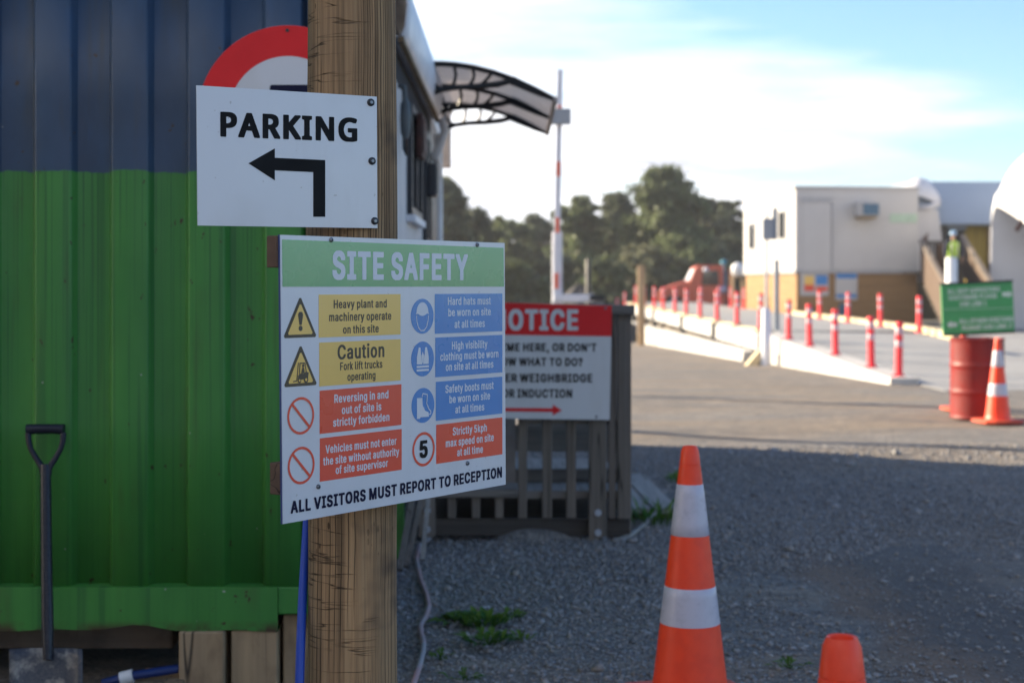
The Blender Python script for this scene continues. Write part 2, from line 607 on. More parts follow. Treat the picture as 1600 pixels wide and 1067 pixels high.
WHITE = (.80, .81, .82)
mt = {
    'container': m_container(), 'post': m_post(), 'ground': m_ground(), 'stone': m_stone(),
    'sign_white': m_sign('sign_white_gloss', (.63, .645, .67), (.7, .17)),
    'sign_matt': m_sign('sign_white_matt', (.62, .63, .65), None),
    'sign_edge': simple('sign_edge_blue', (.05, .07, .20), .5),
    'ink': simple('ink_black', (.006, .006, .007), .5, spec=.15),
    'ink_navy': simple('ink_navy', (.006, .007, .035), .5, spec=.15),
    'ink_grey': simple('ink_grey', (.075, .055, .030), .4),
    'p_green': simple('print_green', (.026, .30, .105), .30, (.024, .28, .095), 4, coat=(1, .14)),
    'p_yellow': simple('print_yellow', (.80, .51, .11), .34, (.77, .49, .105), 4, coat=(.7, .16)),
    'p_red': simple('print_red', (.76, .058, .022), .34, (.72, .052, .020), 4, coat=(.6, .18)),
    'p_blue': simple('print_blue', (.008, .20, .54), .32, (.008, .185, .51), 4, coat=(.7, .16)),
    'p_white': simple('print_white', (.68, .69, .71), .36, (.65, .66, .68), 6),
    'ring_red': simple('ring_red', (.74, .018, .022), .45, (.68, .016, .02), 6, spec=.25),
    'screw': simple('screw_steel', (.22, .23, .25), .35, metallic=.8),
    'screw_dark': simple('screw_dark', (.02, .025, .03), .45),
    'orange': simple('cone_orange', (.97, .062, .012), .46, (.90, .055, .012), 22, .45, .62, bump=.10, bscale=30),
    'orange_base': simple('cone_base_orange', (.68, .085, .03), .65, (.48, .07, .035), 9),
    'reflect': simple('reflective_band', (.53, .505, .57), .34, (.46, .44, .50), 26, .5, .72, spec=.5, bump=.12, bscale=40),
    'reflect_pink': simple('pinkish_reflective_band', (.66, .42, .46), .36, (.56, .34, .38), 20),
    'pink': simple('bollard_red', (.92, .040, .055), .48, (.82, .036, .05), 8),
    'drum': simple('drum_red', (.215, .016, .014), .5, (.17, .022, .020), 4, spec=.3, bump=.1, bscale=12),
    'wood_grey': wood('weathered_grey_timber', (.235, .195, .160), (.165, .14, .118), (.024, .021, .018)),
    'wood_grey_h': wood('weathered_grey_rail', (.265, .23, .195), (.185, .165, .148), (.028, .024, .021), 'X'),
    'wood_dark': wood('dark_damp_timber', (.095, .080, .068), (.065, .057, .051), (.014, .012, .010), 'X'),
    'wood_block': wood('rough_sawn_block', (.44, .31, .175), (.31, .225, .14), (.03, .025, .02), 'Z', 14, blot=(.075, .045, .028)),
    'wood_beam': wood('sleeper_timber', (.16, .125, .095), (.11, .092, .080), (.018, .015, .012), 'X', 14, blot=(.05, .040, .036)),
    'wood_warm': wood('brown_batten', (.19, .115, .072), (.14, .085, .058), (.025, .017, .013), 'X'),
    'wood_tan': wood('tan_post', (.42, .30, .18), (.33, .24, .15), (.08, .05, .03)),
    'wood_pale': wood('pale_board', (.36, .335, .305), (.28, .265, .245), (.05, .045, .04), 'Y'),
    'clad_brown': m_boards('brown_weatherboard', (.33, .20, .095), (.27, .165, .08), .15),
    'ply': m_boards('yellow_ply_boards', (.40, .30, .075), (.33, .25, .065), .3, 0),
    'stair_wood': m_boards('stair_paling', (.115, .078, .056), (.09, .063, .047), .14, 1),  # wood darkened in place of the office's shadow on the stairs
    'steel_black': simple('painted_black_steel', (.010, .012, .022), .42, (.016, .018, .03), 9, spec=.3),
    'shovel': simple('shovel_blade_steel', (.04, .046, .062), .5, (.25, .235, .21), 13, .47, .60, metallic=.2),
    'shaft': simple('shovel_shaft_paint', (.008, .010, .020), .36, (.12, .115, .11), 14, .70, .74, spec=.3),
    'blue_pipe': simple('blue_poly_pipe', (.008, .055, .40), .42, (.008, .05, .34), 3),
    'pipe_navy': simple('navy_poly_pipe', (.006, .022, .12), .45),
    'coupling': simple('white_coupling', (.70, .72, .74), .45),
    'hose': simple('faded_pink_hose', (.40, .24, .235), .55, (.30, .28, .29), 1.6, .45, .55),
    'cabin': simple('cabin_cream_steel', (.63, .60, .585), .48, (.55, .53, .52), 2.2, bump=.05),
    'fascia': simple('cabin_white_fascia', (.74, .75, .78), .45, (.66, .67, .70), 3),
    'rusty': simple('rusty_gutter_edge', (.30, .22, .12), .8, (.16, .10, .05), 9),
    'dark_gap': simple('shaded_void_paint', (.015, .015, .017), .9),  # near-black paint standing in for shade, as below the cabin eave
    'frame': simple('window_frame_dark', (.022, .026, .032), .4),
    'glass': simple('window_glass', (.025, .030, .038), .06, spec=.6),
    'rust_box': simple('rust_red_box', (.085, .026, .016), .65, (.05, .02, .014), 12),
    'lamp_grey': simple('flood_lamp_grey', (.085, .10, .105), .5),
    'downpipe': simple('white_downpipe', (.76, .76, .78), .4),
    'panel_beige': simple('beige_panel', (.36, .31, .28), .6),
    'iron': simple('cast_iron_black', (.010, .011, .012), .45),
    'poly': m_polycarbonate(),
    'boom_white': simple('boom_white', (.62, .64, .70), .4, (.55, .57, .63), 3),
    'boom_orange': simple('boom_orange', (.78, .13, .05), .5),
    'box_grey': simple('galvanised_box', (.26, .29, .33), .5, (.22, .25, .29), 9),
    'concrete': simple('concrete_pale', (.50, .485, .46), .85, (.38, .37, .355), 1.3, bump=.3, bscale=18),
    'concrete_grey': simple('concrete_deck', (.30, .298, .292), .88, (.235, .234, .232), .9, bump=.25, bscale=22),
    'steel_pale': simple('pale_steel_beam', (.50, .50, .50), .55, (.42, .42, .43), 1.1),
    'yellow': simple('faded_yellow_paint', (.62, .50, .29), .6, (.54, .45, .29), 3),
    'office_white': simple('office_white_panel', (.49, .48, .472), .5, (.455, .445, .437), .7),
    'office_trim': simple('office_trim', (.40, .40, .41), .5),
    'office_green': simple('office_green_text', (.42, .56, .44), .5),
    'fabric': simple('white_pvc_fabric', (.62, .62, .635), .42, (.56, .56, .58), .8, bump=.12, bscale=2.2),
    'shed_blue': simple('blue_grey_roof_sheet', (.30, .37, .47), .5, (.27, .335, .43), .6),
    'door_blue': simple('blue_grey_door', (.055, .135, .22), .5),
    'truck_red': simple('truck_red', (.50, .095, .05), .4, (.42, .08, .046), 1.5),
    'truck_orange': simple('rusty_orange_stack', (.55, .20, .10), .6),
    'rubber': simple('tyre_rubber', (.022, .022, .023), .85),
    'teal': simple('teal_plastic', (.01, .20, .30), .45),
    'lilac': simple('lilac_steel_tank', (.36, .33, .46), .4),
    'sign_green': simple('site_green_board', (.055, .33, .105), .42, (.050, .29, .095), 4),
    'text_pale': simple('faded_white_lettering', (.60, .72, .62), .5),
    'galv': simple('galvanised_pole', (.42, .45, .50), .45, metallic=.2),
    'slate': simple('slate_blue_post', (.20, .24, .29), .6),
    'skin': simple('skin', (.40, .24, .17), .55), 'hivis': simple('hivis_lime', (.42, .68, .03), .6),
    'navy': simple('navy_cloth', (.015, .022, .05), .8), 'helmet': simple('pale_blue_helmet', (.22, .40, .62), .35),
    'leaf_pine': m_leaf('pine_needles', (.095, .118, .078), (.150, .175, .100)),
    'leaf_olive': m_leaf('olive_foliage', (.120, .158, .078), (.190, .228, .108)),
    'leaf_brown': m_leaf('brown_olive_foliage', (.150, .160, .095), (.215, .222, .128)),
    'leaf_weed': m_leaf('weed_leaf', (.035, .14, .03), (.17, .27, .035)),
    'bark': simple('grey_bark', (.085, .07, .058), .9, (.05, .042, .036), 3),
    'green_board': simple('bright_green_board', (.085, .30, .055), .5),
    'heap': simple('dark_spoil_heap', (.075, .07, .068), .95, (.05, .047, .046), .7, bump=.5, bscale=3),
    'pole_wood': wood('utility_pole_wood', (.16, .12, .08), (.11, .085, .06), (.02, .015, .01)),
}

# ------------------------------------------------------------------ setting
def build_ground():
    xs = sorted(set([-1500, -600, -250, -120, -60, -30, -15, -8, -4] + list(np.arange(-2, 8.01, .35)) +
                    [9, 10, 12, 15, 20, 30, 45, 70, 120, 250, 600, 1500]))
    ys = sorted(set([-60, -30, -10, -4, 0, 2] + list(np.arange(3, 24, .5)) + list(np.arange(24, 104, 4)) +
                    [120, 160, 250, 500, 1500]))
    m = MB()
    rows = []
    for y in ys:
        r = []
        for x in xs:
            d = 0
            if -1 < x < 9 and 4.5 < y < 20:
                d = .010 * math.sin(x * 2.1 + y * .8) + .010 * math.sin(y * 1.7 - x * 1.3 + 2)
                d *= min(1, (y - 4.5) / 1.5, (20 - y) / 3)
            r.append((x, y, gz(x, y) + d))
        rows.append(r)
    m.grid(rows)
    o = m.build('ground', mt['ground'], smooth=True)
    tag(o, 'grey gravel yard with brown wheel tracks', 'ground', kind='structure')


build_ground()


def dirt_mask(x, y):
    w_ = .25 * math.sin(2.3 * y + x) + .15 * math.sin(5.1 * y)
    if 1.35 + w_ < x < 2.45 + w_ * .7 and y < 8.3 + .5 * math.sin(3 * x):
        return 1.2
    return .5 + .5 * math.sin(x * 1.1 - y * .55 + 1.2) * math.sin(y * .8 + x * .4)


def build_gravel():
    N = 130000
    ys = np.sqrt(rng.uniform(5.0 ** 2, 13.5 ** 2, N))
    xs = ys * rng.uniform(-.10, .365, N)
    keep = np.array([rng.random() < (1.0 - .72 * dirt_mask(a, b) * (1 if a > .9 else .25)) for a, b in zip(xs, ys)])
    xs, ys = xs[keep], ys[keep]
    n = len(xs)
    sz = rng.gamma(3.2, .0017, n) + .0024
    big = rng.random(n) < .008
    sz[big] *= 2.2
    base = np.array([[1, 0, 0], [-1, 0, 0], [0, 1, 0], [0, -1, 0], [0, 0, 1], [0, 0, -1]], float)
    ang = rng.uniform(0, 2 * PI, n)
    ca, sa = np.cos(ang), np.sin(ang)
    v = base[None] * rng.uniform(.65, 1.25, (n, 6, 1)) + rng.normal(0, .16, (n, 6, 3))
    v[:, :, 0] *= rng.uniform(.8, 1.3, (n, 1))
    v[:, :, 2] *= rng.uniform(.45, .8, (n, 1))
    vx = v[:, :, 0] * ca[:, None] - v[:, :, 1] * sa[:, None]
    vy = v[:, :, 0] * sa[:, None] + v[:, :, 1] * ca[:, None]
    z0 = .010 * np.sin(xs * 2.1 + ys * .8) + .010 * np.sin(ys * 1.7 - xs * 1.3 + 2)
    z0 *= np.minimum(1, (ys - 4.5) / 1.5)
    pts = np.stack([vx * sz[:, None] + xs[:, None], vy * sz[:, None] + ys[:, None],
                    v[:, :, 2] * sz[:, None] + (z0 + sz * .25)[:, None]], 2).reshape(-1, 3)
    tri = np.array([[0, 2, 4], [2, 1, 4], [1, 3, 4], [3, 0, 4], [2, 0, 5], [1, 2, 5], [3, 1, 5], [0, 3, 5]])
    f = (tri[None] + (np.arange(n) * 6)[:, None, None]).reshape(-1, 3)
    me = bpy.data.meshes.new('gravel')
    me.vertices.add(len(pts))
    me.vertices.foreach_set('co', pts.ravel())
    me.loops.add(f.size)
    me.loops.foreach_set('vertex_index', f.ravel())
    me.polygons.add(len(f))
    me.polygons.foreach_set('loop_start', np.arange(0, f.size, 3))
    me.update(calc_edges=True)
    me.materials.append(mt['stone'])
    o = bpy.data.objects.new('gravel', me)
    col.objects.link(o)
    tag(o, 'loose crushed grey stones over the near yard', 'gravel', kind='stuff')


build_gravel()

# pale concrete apron round the foot of the weighbridge ramp
ap = MB()
ap.prism([(5.98, 21.6, 0), (8.2, 19.6, 0), (13, 18.4, 0), (40, 17.5, 0), (40, 70, 0), (9.34, 70, 0), (9.34, 21.9, 0)], (0, 0, .006))
tag(ap.build('concrete_apron', mt['concrete_grey']), 'pale grey concrete apron beside the weighbridge ramp', 'pavement', kind='structure')


# ------------------------------------------------------------------ container
def container(name, label, zb, detail=True):
    X0, X1, Y0, Y1 = -6.65, -.61, 5.33, 7.72
    root = thing(name, label, 'container', (X1, Y0, 0))
    hgt = 2.59
    per, dep, s = .2745, .036, .017
    pts = []
    x = -2.0 - per * 17 + .0
    # phase: outward flats start at x pixel 176 (photo) -> world
    ph = (176 - CX) / F * Y0
    k0 = math.floor((X0 - ph) / per)
    x = ph + k0 * per
    while x < X1:
        for dx, dy in ((.0035, 0), (.1185, 0), (.1215, .0012), (.1220 + .0025, .006), (.1220 + s - .0025, dep - .006), (.1225 + s, dep - .0012), (.1255 + s, dep), (per - s - .0035, dep), (per - s - .0005, dep - .0012), (per - s + .0025, dep - .006), (per - .0025, .006), (per + .0005, .0012)):
            if X0 <= x + dx <= X1:
                pts.append((x + dx, Y0 + dy))
        x += per
    zz = [zb + .150] + [zb + .150 + (hgt - .27) * t for t in (.25, .5, .75, 1)]
    m = MB()
    m.grid([[(a, b, z) for a, b in pts] for z in zz])
    wall = m.build('corrugated_wall', mt['container'], root, fix=False, smooth=True)
    wall.modifiers.new('solid', 'SOLIDIFY').thickness = -.004
    # bottom rail: lower lip knocked wavy, raised pocket towards the right end
    m = MB()
    top, bot = [], []
    nx = 90
    xa, xb = X0, (434 - CX) / F * (Y0 - .012)
    rows = [[], [], [], []]
    for i in range(nx + 1):
        xx = xa + (xb - xa) * i / nx
        px = CX + xx / (Y0 - .012) * F
        lift = .020 * math.exp(-((px - 205) / 48) ** 2) + .006 * math.exp(-((px - 60) / 30) ** 2) - .004 * math.sin(px / 21.0)
        rows[0].append((xx, Y0 + .055, zb + .004 + lift))
        rows[1].append((xx, Y0 - .012, zb + lift))
        rows[2].append((xx, Y0 - .012, zb + .148))
        rows[3].append((xx, Y0 + .040, zb + .153))
    m.grid(rows)
    m.build('bottom_rail', mt['container'], root, fix=False).modifiers.new('solid', 'SOLIDIFY').thickness = -.005
    m = MB().box(xb, X1 - .12, Y0 - .012, Y0 + .06, zb + .055, zb + .151)
    m.build('fork_pocket_rail', mt['container'], root, bev=.004)
    m = MB().box(X1 - .12, X1, Y0 - .014, Y0 + .12, zb, zb + hgt)
    m.build('corner_post', mt['container'], root, bev=.008)
    m = MB().box(X0, X1 - .12, Y0 - .010, Y0 + .07, zb + hgt - .118, zb + hgt)
    m.build('top_rail', mt['container'], root, bev=.006)
    m = MB().box(X0 + .01, X1 - .004, Y0 + .13, Y1, zb + .02, zb + hgt - .02)
    m.build('body_shell', mt['container'], root)
    return root


container('shipping_container', 'green container with blue upper half standing on timber blocks behind the signs', .226)
container('shipping_container', 'unseen dark blue container added on top of the green and blue one for shade', .226 + 2.60)  # unseen upper container, added to block the sun from the foreground

# unseen shed added left of the camera to keep the near yard in shade
nb_ = thing('added_shade_shed', 'unseen grey shed with blue grey roof, added to shade the near yard', 'shed', (-4.2, -6, 0))
MB().box(-9.5, -4.2, -22, 3.6, 0, 3.6).build('shed_wall', mt['cabin'], nb_)
MB().prism([(-9.8, -22.2, 3.605), (-3.95, -22.2, 3.605), (-6.8, -22.2, 4.5)], (0, 26, 0)).build('shed_roof', mt['shed_blue'], nb_)

for (xa, xb, zt, ya, yb, lab) in (
        (279, 350, .222, 5.30, 5.62, 'pale sawn timber block under the container, left of the pair right of the shovel'),
        (361, 433, .222, 5.32, 5.62, 'stained timber block under the container, right of the pair right of the shovel'),
        (442, 506, .268, 5.37, 5.70, 'taller timber block under the notch in the container rail beside the round post')):
    m = MB().box((xa - CX) / F * ya, (xb - CX) / F * ya, ya, yb, -.02, zt)
    tag(m.build('timber_block', mt['wood_block'], bev=.006), lab, 'timber block', 'timber blocks under the container')
m = MB().box(-6.4, (284 - CX) / F * 5.64, 5.48, 5.64, .118, .222)
tag(m.build('timber_sleeper', mt['wood_beam'], bev=.008), 'long dark timber sleeper lying under the container rail behind the shovel', 'timber')
m = MB().box(-2.6, -2.3, 5.49, 5.62, -.02, .116)
tag(m.build('sleeper_packing', mt['wood_beam']), 'low timber packing block in the dark under the sleeper', 'timber block')
m = MB().box((205 - CX) / F * 5.25, (283 - CX) / F * 5.25, 5.2, 5.46, -.01, .055)
tag(m.build('loose_board', mt['wood_block'], bev=.004), 'short pale board lying on the ground under the blue pipe end', 'board')

bp = thing('pipe_offcut', 'short blue pipe with white coupling lying under the container beside the shovel', 'pipe', P(220, 1056, 5.27))
MB().tube([P(160, 1068, 5.24), P(190, 1059, 5.25)], .017, 12).build('pipe_end', mt['pipe_navy'], bp, smooth=True, auto=50)
MB().tube([P(188, 1060, 5.25), P(208, 1055, 5.255)], .024, 14).build('coupling', mt['coupling'], bp, smooth=True, auto=50)
MB().tube([P(206, 1055, 5.256), P(292, 1042, 5.34)], .0165, 12).build('pipe', mt['pipe_navy'], bp, smooth=True, auto=50)


# ------------------------------------------------------------------ round speed sign on the container
def disc(m, c, r, y, seg=72, ri=0.0, th=.003):
    n = len(m.v)
    for k in range(seg):
        t = 2 * PI * k / seg
        for rr, yy in ((ri, y), (r, y), (r, y + th), (ri, y + th)):
            m.v.append((c[0] + rr * math.cos(t), yy, c[1] + rr * math.sin(t)))
    for k in range(seg):
        a, b = n + 4 * k, n + 4 * ((k + 1) % seg)
        m.f += [(a, a + 1, b + 1, b), (a + 1, a + 2, b + 2, b + 1), (a + 2, a + 3, b + 3, b + 2)]
        if ri:
            m.f.append((a + 3, a, b, b + 3))
    return m


# outlines of the lettering used on the signs: advance, then closed loops of x, y in thousandths
GLYPH_DATA = (
    '{"P":{"A":[593,[332,592,320,600,288,602,200,601,180,592,-45,16,-45,-16,-32,-28,84,-30,108,-27,120,-12,177,140,184,150,328,148,392,-16,404,-27,528,-30,544,-27,553,-16,552,27],[256,3'
    '49,284,272,256,270,228,272]],"G":[664,[556,568,525,584,461,601,389,610,313,610,257,605,201,592,133,560,105,540,73,508,49,476,29,435,7,352,7,220,29,129,69,60,105,24,137,1,201,-24,24'
    '5,-33,429,-33,489,-24,557,-4,564,4,567,16,567,168,567,308,561,324,533,330,297,328,289,324,283,312,283,232,289,216,309,210,407,208,405,92,345,82,297,91,269,100,241,116,206,152,183,2'
    '00,171,248,168,284,171,320,186,376,210,420,241,452,285,475,341,487,397,478,453,459,521,460,532,468,558,524]],"I":[352,[280,592,268,600,236,602,16,602,0,600,-11,592,-11,512,0,504,54'
    ',488,54,84,0,68,-11,60,-11,-20,0,-28,32,-30,252,-30,268,-28,280,-20,280,60,260,72,214,84,214,488,268,504,280,512]],"K":[577,[529,592,518,600,502,602,370,599,341,572,198,408,196,580'
    ',190,596,170,602,62,602,46,600,34,592,33,-16,42,-27,58,-30,166,-30,186,-27,195,-12,196,64,198,208,374,-24,394,-30,510,-30,526,-28,537,-20,539,12,533,28,319,320,529,552]],"N":[690,['
    '573,592,562,600,530,602,442,601,422,592,418,260,233,548,198,596,186,601,158,602,58,602,37,596,32,572,32,-4,37,-24,58,-30,158,-30,174,-28,185,-20,190,313,409,-24,422,-29,450,-30,550'
    ',-30,570,-24,576,-4]],"P":[566,[461,520,422,560,406,571,362,588,322,597,266,602,70,602,37,596,32,576,32,24,33,-16,46,-28,166,-30,190,-24,196,-8,196,192,270,195,350,208,410,236,450,'
    '272,478,321,488,368,487,452,478,487],[309,448,324,412,324,388,316,364,306,348,294,336,277,328,222,314,198,314,196,332,196,480,230,482,270,473,290,464]],"R":[579,[453,536,422,564,39'
    '4,579,326,597,274,602,66,602,46,600,34,592,34,-19,42,-27,62,-30,170,-30,190,-24,196,-8,196,152,196,208,226,208,350,-4,370,-27,502,-30,518,-28,529,-20,531,12,525,28,394,240,394,244,'
    '446,280,469,312,483,344,488,372,487,452,474,503],[313,448,324,420,324,396,317,372,294,344,258,330,202,326,196,328,196,348,196,480,230,482,262,477,289,468]]," ":[219]},"B":{"\'":[283'
    ',[175,526,162,532,134,534,54,533,34,526,30,514,30,406,34,386,36,302,42,293,62,290,146,290,167,298,174,366,174,454,178,470]],",":[265,[174,89,162,95,134,97,50,96,29,89,22,69,-6,-107'
    ',-3,-139,10,-146,38,-147,106,-147,122,-139,132,-115,176,45]],"1":[530,[313,528,304,534,288,536,168,534,48,448,45,352,52,336,72,332,116,333,164,366,168,364,168,80,60,80,40,76,33,64,'
    '32,20,34,-16,40,-24,52,-27,400,-28,420,-26,429,-20,432,56,428,73,408,80,316,80,316,512]],"2":[530,[397,472,356,512,308,534,272,540,172,540,140,534,88,508,56,477,33,436,24,400,24,35'
    '2,32,340,68,336,140,336,160,340,167,348,173,380,185,404,201,420,224,430,259,412,275,384,276,372,271,348,239,296,71,116,35,80,21,60,20,-12,23,-20,32,-26,400,-28,428,-21,432,-8,432,6'
    '4,424,80,404,84,236,84,365,224,397,268,411,296,423,344,423,400,411,448]],"5":[530,[405,525,392,532,364,533,80,533,64,531,55,525,24,265,27,233,40,226,76,222,152,221,168,225,192,241,'
    '224,246,243,237,267,213,283,177,284,153,279,133,263,105,240,87,220,80,193,93,177,109,156,153,136,157,36,156,21,145,21,89,39,45,72,8,120,-19,160,-30,276,-31,308,-25,360,1,397,37,415'
    ',65,432,121,431,209,409,273,393,297,372,318,328,345,296,356,264,361,188,359,184,361,184,369,192,425,376,425,400,429,408,445]],"?":[435,[244,84,224,104,203,111,127,111,99,100,87,88,'
    '76,60,76,20,83,2,103,-20,119,-27,199,-28,223,-21,244,0,251,16,251,64],[340,480,296,520,239,539,111,538,67,524,43,508,11,476,-7,440,-13,412,-13,372,-9,359,15,352,123,354,134,364,140'
    ',396,152,416,179,431,194,424,214,400,219,384,209,356,182,328,135,296,115,276,101,248,92,216,92,144,99,132,115,128,211,128,231,135,240,188,248,204,268,224,331,271,344,288,362,328,36'
    '7,360,367,408,354,456]],"A":[557,[317,528,296,536,188,536,168,532,160,524,-26,16,-26,-16,-16,-26,96,-28,120,-24,127,-16,168,104,176,116,304,116,350,-8,360,-24,380,-28,480,-28,496,-'
    '24,503,-16,504,16,495,44],[240,301,266,228,264,224,236,224,212,224,212,228,236,301]],"B":[533,[409,480,376,508,352,520,284,535,44,536,28,534,19,528,16,512,16,-8,24,-24,48,-28,256,-'
    '28,324,-23,384,-4,404,8,433,36,456,84,460,108,460,168,451,204,437,232,420,253,400,268,425,296,440,344,439,412,431,440],[295,176,307,156,312,136,307,120,291,100,248,84,168,84,168,92'
    ',168,204,244,204,272,194],[279,404,291,380,292,368,283,344,267,328,228,312,168,312,168,316,168,424,240,424,263,416]],"C":[587,[469,465,444,490,416,509,380,527,324,541,212,541,180,5'
    '35,124,513,72,473,36,425,22,397,1,321,0,197,6,161,18,121,48,65,92,17,128,-7,160,-21,208,-31,324,-31,356,-26,413,-3,440,16,472,48,485,65,511,125,512,169,505,181,472,185,392,185,372,'
    '181,347,129,319,101,296,89,264,81,220,99,185,129,161,173,153,197,144,253,157,325,173,361,197,393,228,415,257,425,268,427,288,422,327,401,351,373,368,329,376,323,484,321,509,325,515'
    ',333,516,357,507,397,489,437]],"D":[579,[457,440,428,473,392,500,344,522,308,531,256,536,52,536,32,535,20,529,16,512,16,24,17,-16,32,-27,228,-28,292,-23,336,-14,388,8,416,27,461,76'
    ',483,120,495,156,504,212,504,296,500,332,483,392],[319,376,343,332,356,280,356,232,347,192,332,153,295,112,256,92,216,84,168,84,168,92,168,424,232,424,248,420,279,408]],"E":[496,[4'
    '13,528,400,535,372,536,44,536,28,534,19,528,16,512,16,-4,20,-21,40,-28,396,-27,408,-24,415,-16,416,48,413,76,396,83,168,84,168,204,376,205,393,212,396,232,396,296,393,304,384,310,1'
    '68,312,168,424,384,424,408,428,416,444]],"F":[487,[409,528,400,534,384,536,48,536,28,534,17,524,17,-16,24,-24,40,-28,156,-26,165,-20,168,-12,168,40,168,196,368,197,385,204,388,224,'
    '388,288,385,296,376,302,168,304,168,424,380,424,404,428,412,444]],"G":[597,[481,449,452,482,417,509,352,535,324,540,208,541,152,527,116,509,84,486,48,445,14,377,0,317,1,189,18,121,'
    '44,69,96,13,136,-11,196,-30,328,-31,376,-21,416,-3,444,16,473,45,497,81,511,117,520,161,520,205,520,265,517,273,508,279,276,281,248,277,240,261,240,193,244,180,264,173,368,173,352,'
    '135,331,109,304,92,264,81,220,99,189,125,161,173,148,221,144,253,148,289,161,337,172,360,201,397,228,415,252,425,280,425,319,405,343,381,368,329,376,323,484,321,509,325,516,337,515'
    ',373,503,409]],"H":[594,[497,528,484,535,456,536,376,536,355,528,352,512,352,316,168,316,168,512,165,528,152,535,124,536,40,536,19,528,16,512,16,-4,17,-16,24,-24,44,-28,140,-28,156'
    ',-26,165,-20,168,-4,168,204,352,204,352,-4,355,-20,368,-27,396,-28,476,-28,497,-20,500,0,500,512]],"I":[377,[308,528,295,535,267,536,15,536,-1,534,-10,528,-13,508,-10,432,7,425,75,'
    '424,75,84,7,83,-10,76,-13,56,-10,-20,3,-27,31,-28,283,-28,299,-26,308,-20,311,0,308,76,291,83,223,84,223,424,291,425,308,432,311,452]],"K":[544,[485,528,476,534,460,536,348,536,328'
    ',532,211,404,168,364,168,516,164,529,144,536,52,536,32,535,19,528,16,512,17,-16,24,-24,40,-28,156,-26,165,-20,168,-12,168,36,168,148,192,175,323,-8,340,-24,360,-28,464,-28,480,-26,'
    '489,-20,492,0,489,20,301,284,317,308,481,480,488,496]],"L":[470,[165,528,144,536,44,536,24,532,17,524,16,-12,24,-24,40,-28,248,-28,376,-28,396,-24,404,-12,404,68,396,80,380,84,168,'
    '84,168,512]],"M":[705,[605,528,592,535,572,536,456,536,436,529,316,217,192,525,180,534,160,536,40,536,19,528,16,512,16,-12,24,-24,36,-27,124,-28,156,-24,164,-12,164,184,237,0,252,-'
    '24,272,-28,356,-28,380,-21,457,172,464,180,464,188,464,-4,467,-20,480,-27,508,-28,584,-28,605,-20,608,0,608,512]],"N":[600,[501,528,488,535,460,536,380,536,359,528,356,512,356,248,'
    '176,529,156,536,52,536,32,535,19,528,16,508,16,-4,19,-20,32,-27,60,-28,144,-28,165,-20,168,-4,168,260,348,-21,368,-28,468,-28,488,-27,501,-20,504,0,504,512]],"O":[610,[473,461,448,'
    '486,417,509,368,531,320,541,220,541,180,535,124,513,96,494,52,450,26,405,5,341,0,317,0,193,18,121,40,77,60,48,108,5,160,-21,204,-31,320,-31,360,-25,412,-3,440,16,480,56,511,109,527'
    ',161,536,225,536,285,528,345,515,389,493,433],[347,381,376,329,388,269,388,241,380,193,372,169,351,133,308,95,268,81,248,85,220,99,185,129,161,173,153,197,144,253,157,325,173,361,1'
    '93,389,213,405,233,417,264,426,280,425,312,411]],"P":[522,[421,464,380,504,344,522,312,531,264,536,52,536,32,535,20,529,16,512,16,16,17,-16,28,-26,136,-28,160,-24,168,-8,168,160,28'
    '4,160,320,165,376,188,412,219,439,264,452,328,447,404,435,440],[279,404,300,360,299,332,283,296,260,278,244,272,224,268,168,268,168,428,236,424,256,418]],"R":[526,[421,468,376,508,'
    '348,522,308,531,264,536,48,536,28,534,19,528,16,512,17,-16,24,-24,40,-28,140,-28,160,-24,168,-8,168,80,168,172,208,172,212,171,295,12,320,-24,340,-28,440,-28,456,-26,465,-20,467,20'
    ',372,196,392,208,421,236,439,268,448,296,452,324,452,384,439,436],[287,396,299,372,303,352,295,324,279,300,252,287,220,280,168,280,168,296,168,428,240,424,263,416]],"S":[524,[415,4'
    '71,382,503,338,527,298,538,246,543,158,538,110,525,70,503,38,472,19,439,10,403,11,339,19,307,33,283,62,255,114,227,270,177,293,159,302,139,293,115,273,95,246,82,222,78,199,83,175,9'
    '5,159,111,143,155,134,161,10,161,1,155,-1,147,-1,99,3,79,21,43,42,18,66,-1,126,-27,166,-33,286,-33,322,-27,374,-5,422,38,441,71,450,111,449,179,445,195,423,235,386,267,338,291,230,'
    '322,186,341,167,355,158,375,163,391,179,411,198,423,226,431,262,417,274,407,289,387,297,359,306,353,430,353,439,359,442,367,442,411,437,431]],"T":[526,[457,528,444,535,416,536,20,5'
    '36,0,534,-9,528,-12,444,-4,428,16,424,152,424,152,144,152,-8,155,-20,168,-27,196,-28,276,-28,297,-20,300,-4,300,424,432,424,452,428,460,444]],"U":[594,[497,528,484,535,456,536,376,'
    '535,355,528,352,512,352,188,347,160,332,125,315,104,292,90,264,80,228,88,209,100,185,124,169,164,168,512,165,528,156,534,140,536,44,536,24,532,16,520,16,432,16,172,20,124,29,92,55,'
    '44,104,0,164,-26,200,-32,332,-31,392,-12,424,8,465,48,491,100,500,152,500,512]],"V":[557,[501,528,488,535,460,536,376,536,356,528,240,203,127,524,121,532,100,536,4,536,-12,534,-20,'
    '528,-22,484,24,357,164,-20,172,-26,188,-28,308,-26,317,-20,323,-8,495,464,504,492]],"W":[763,[709,528,696,535,668,536,584,536,564,528,492,256,423,520,413,532,392,536,292,536,276,53'
    '4,268,528,192,260,121,528,112,534,96,536,-12,534,-22,524,-23,484,24,312,102,24,114,-16,120,-24,140,-28,244,-28,260,-26,269,-20,333,212,344,240,416,-20,424,-26,440,-28,560,-26,569,-'
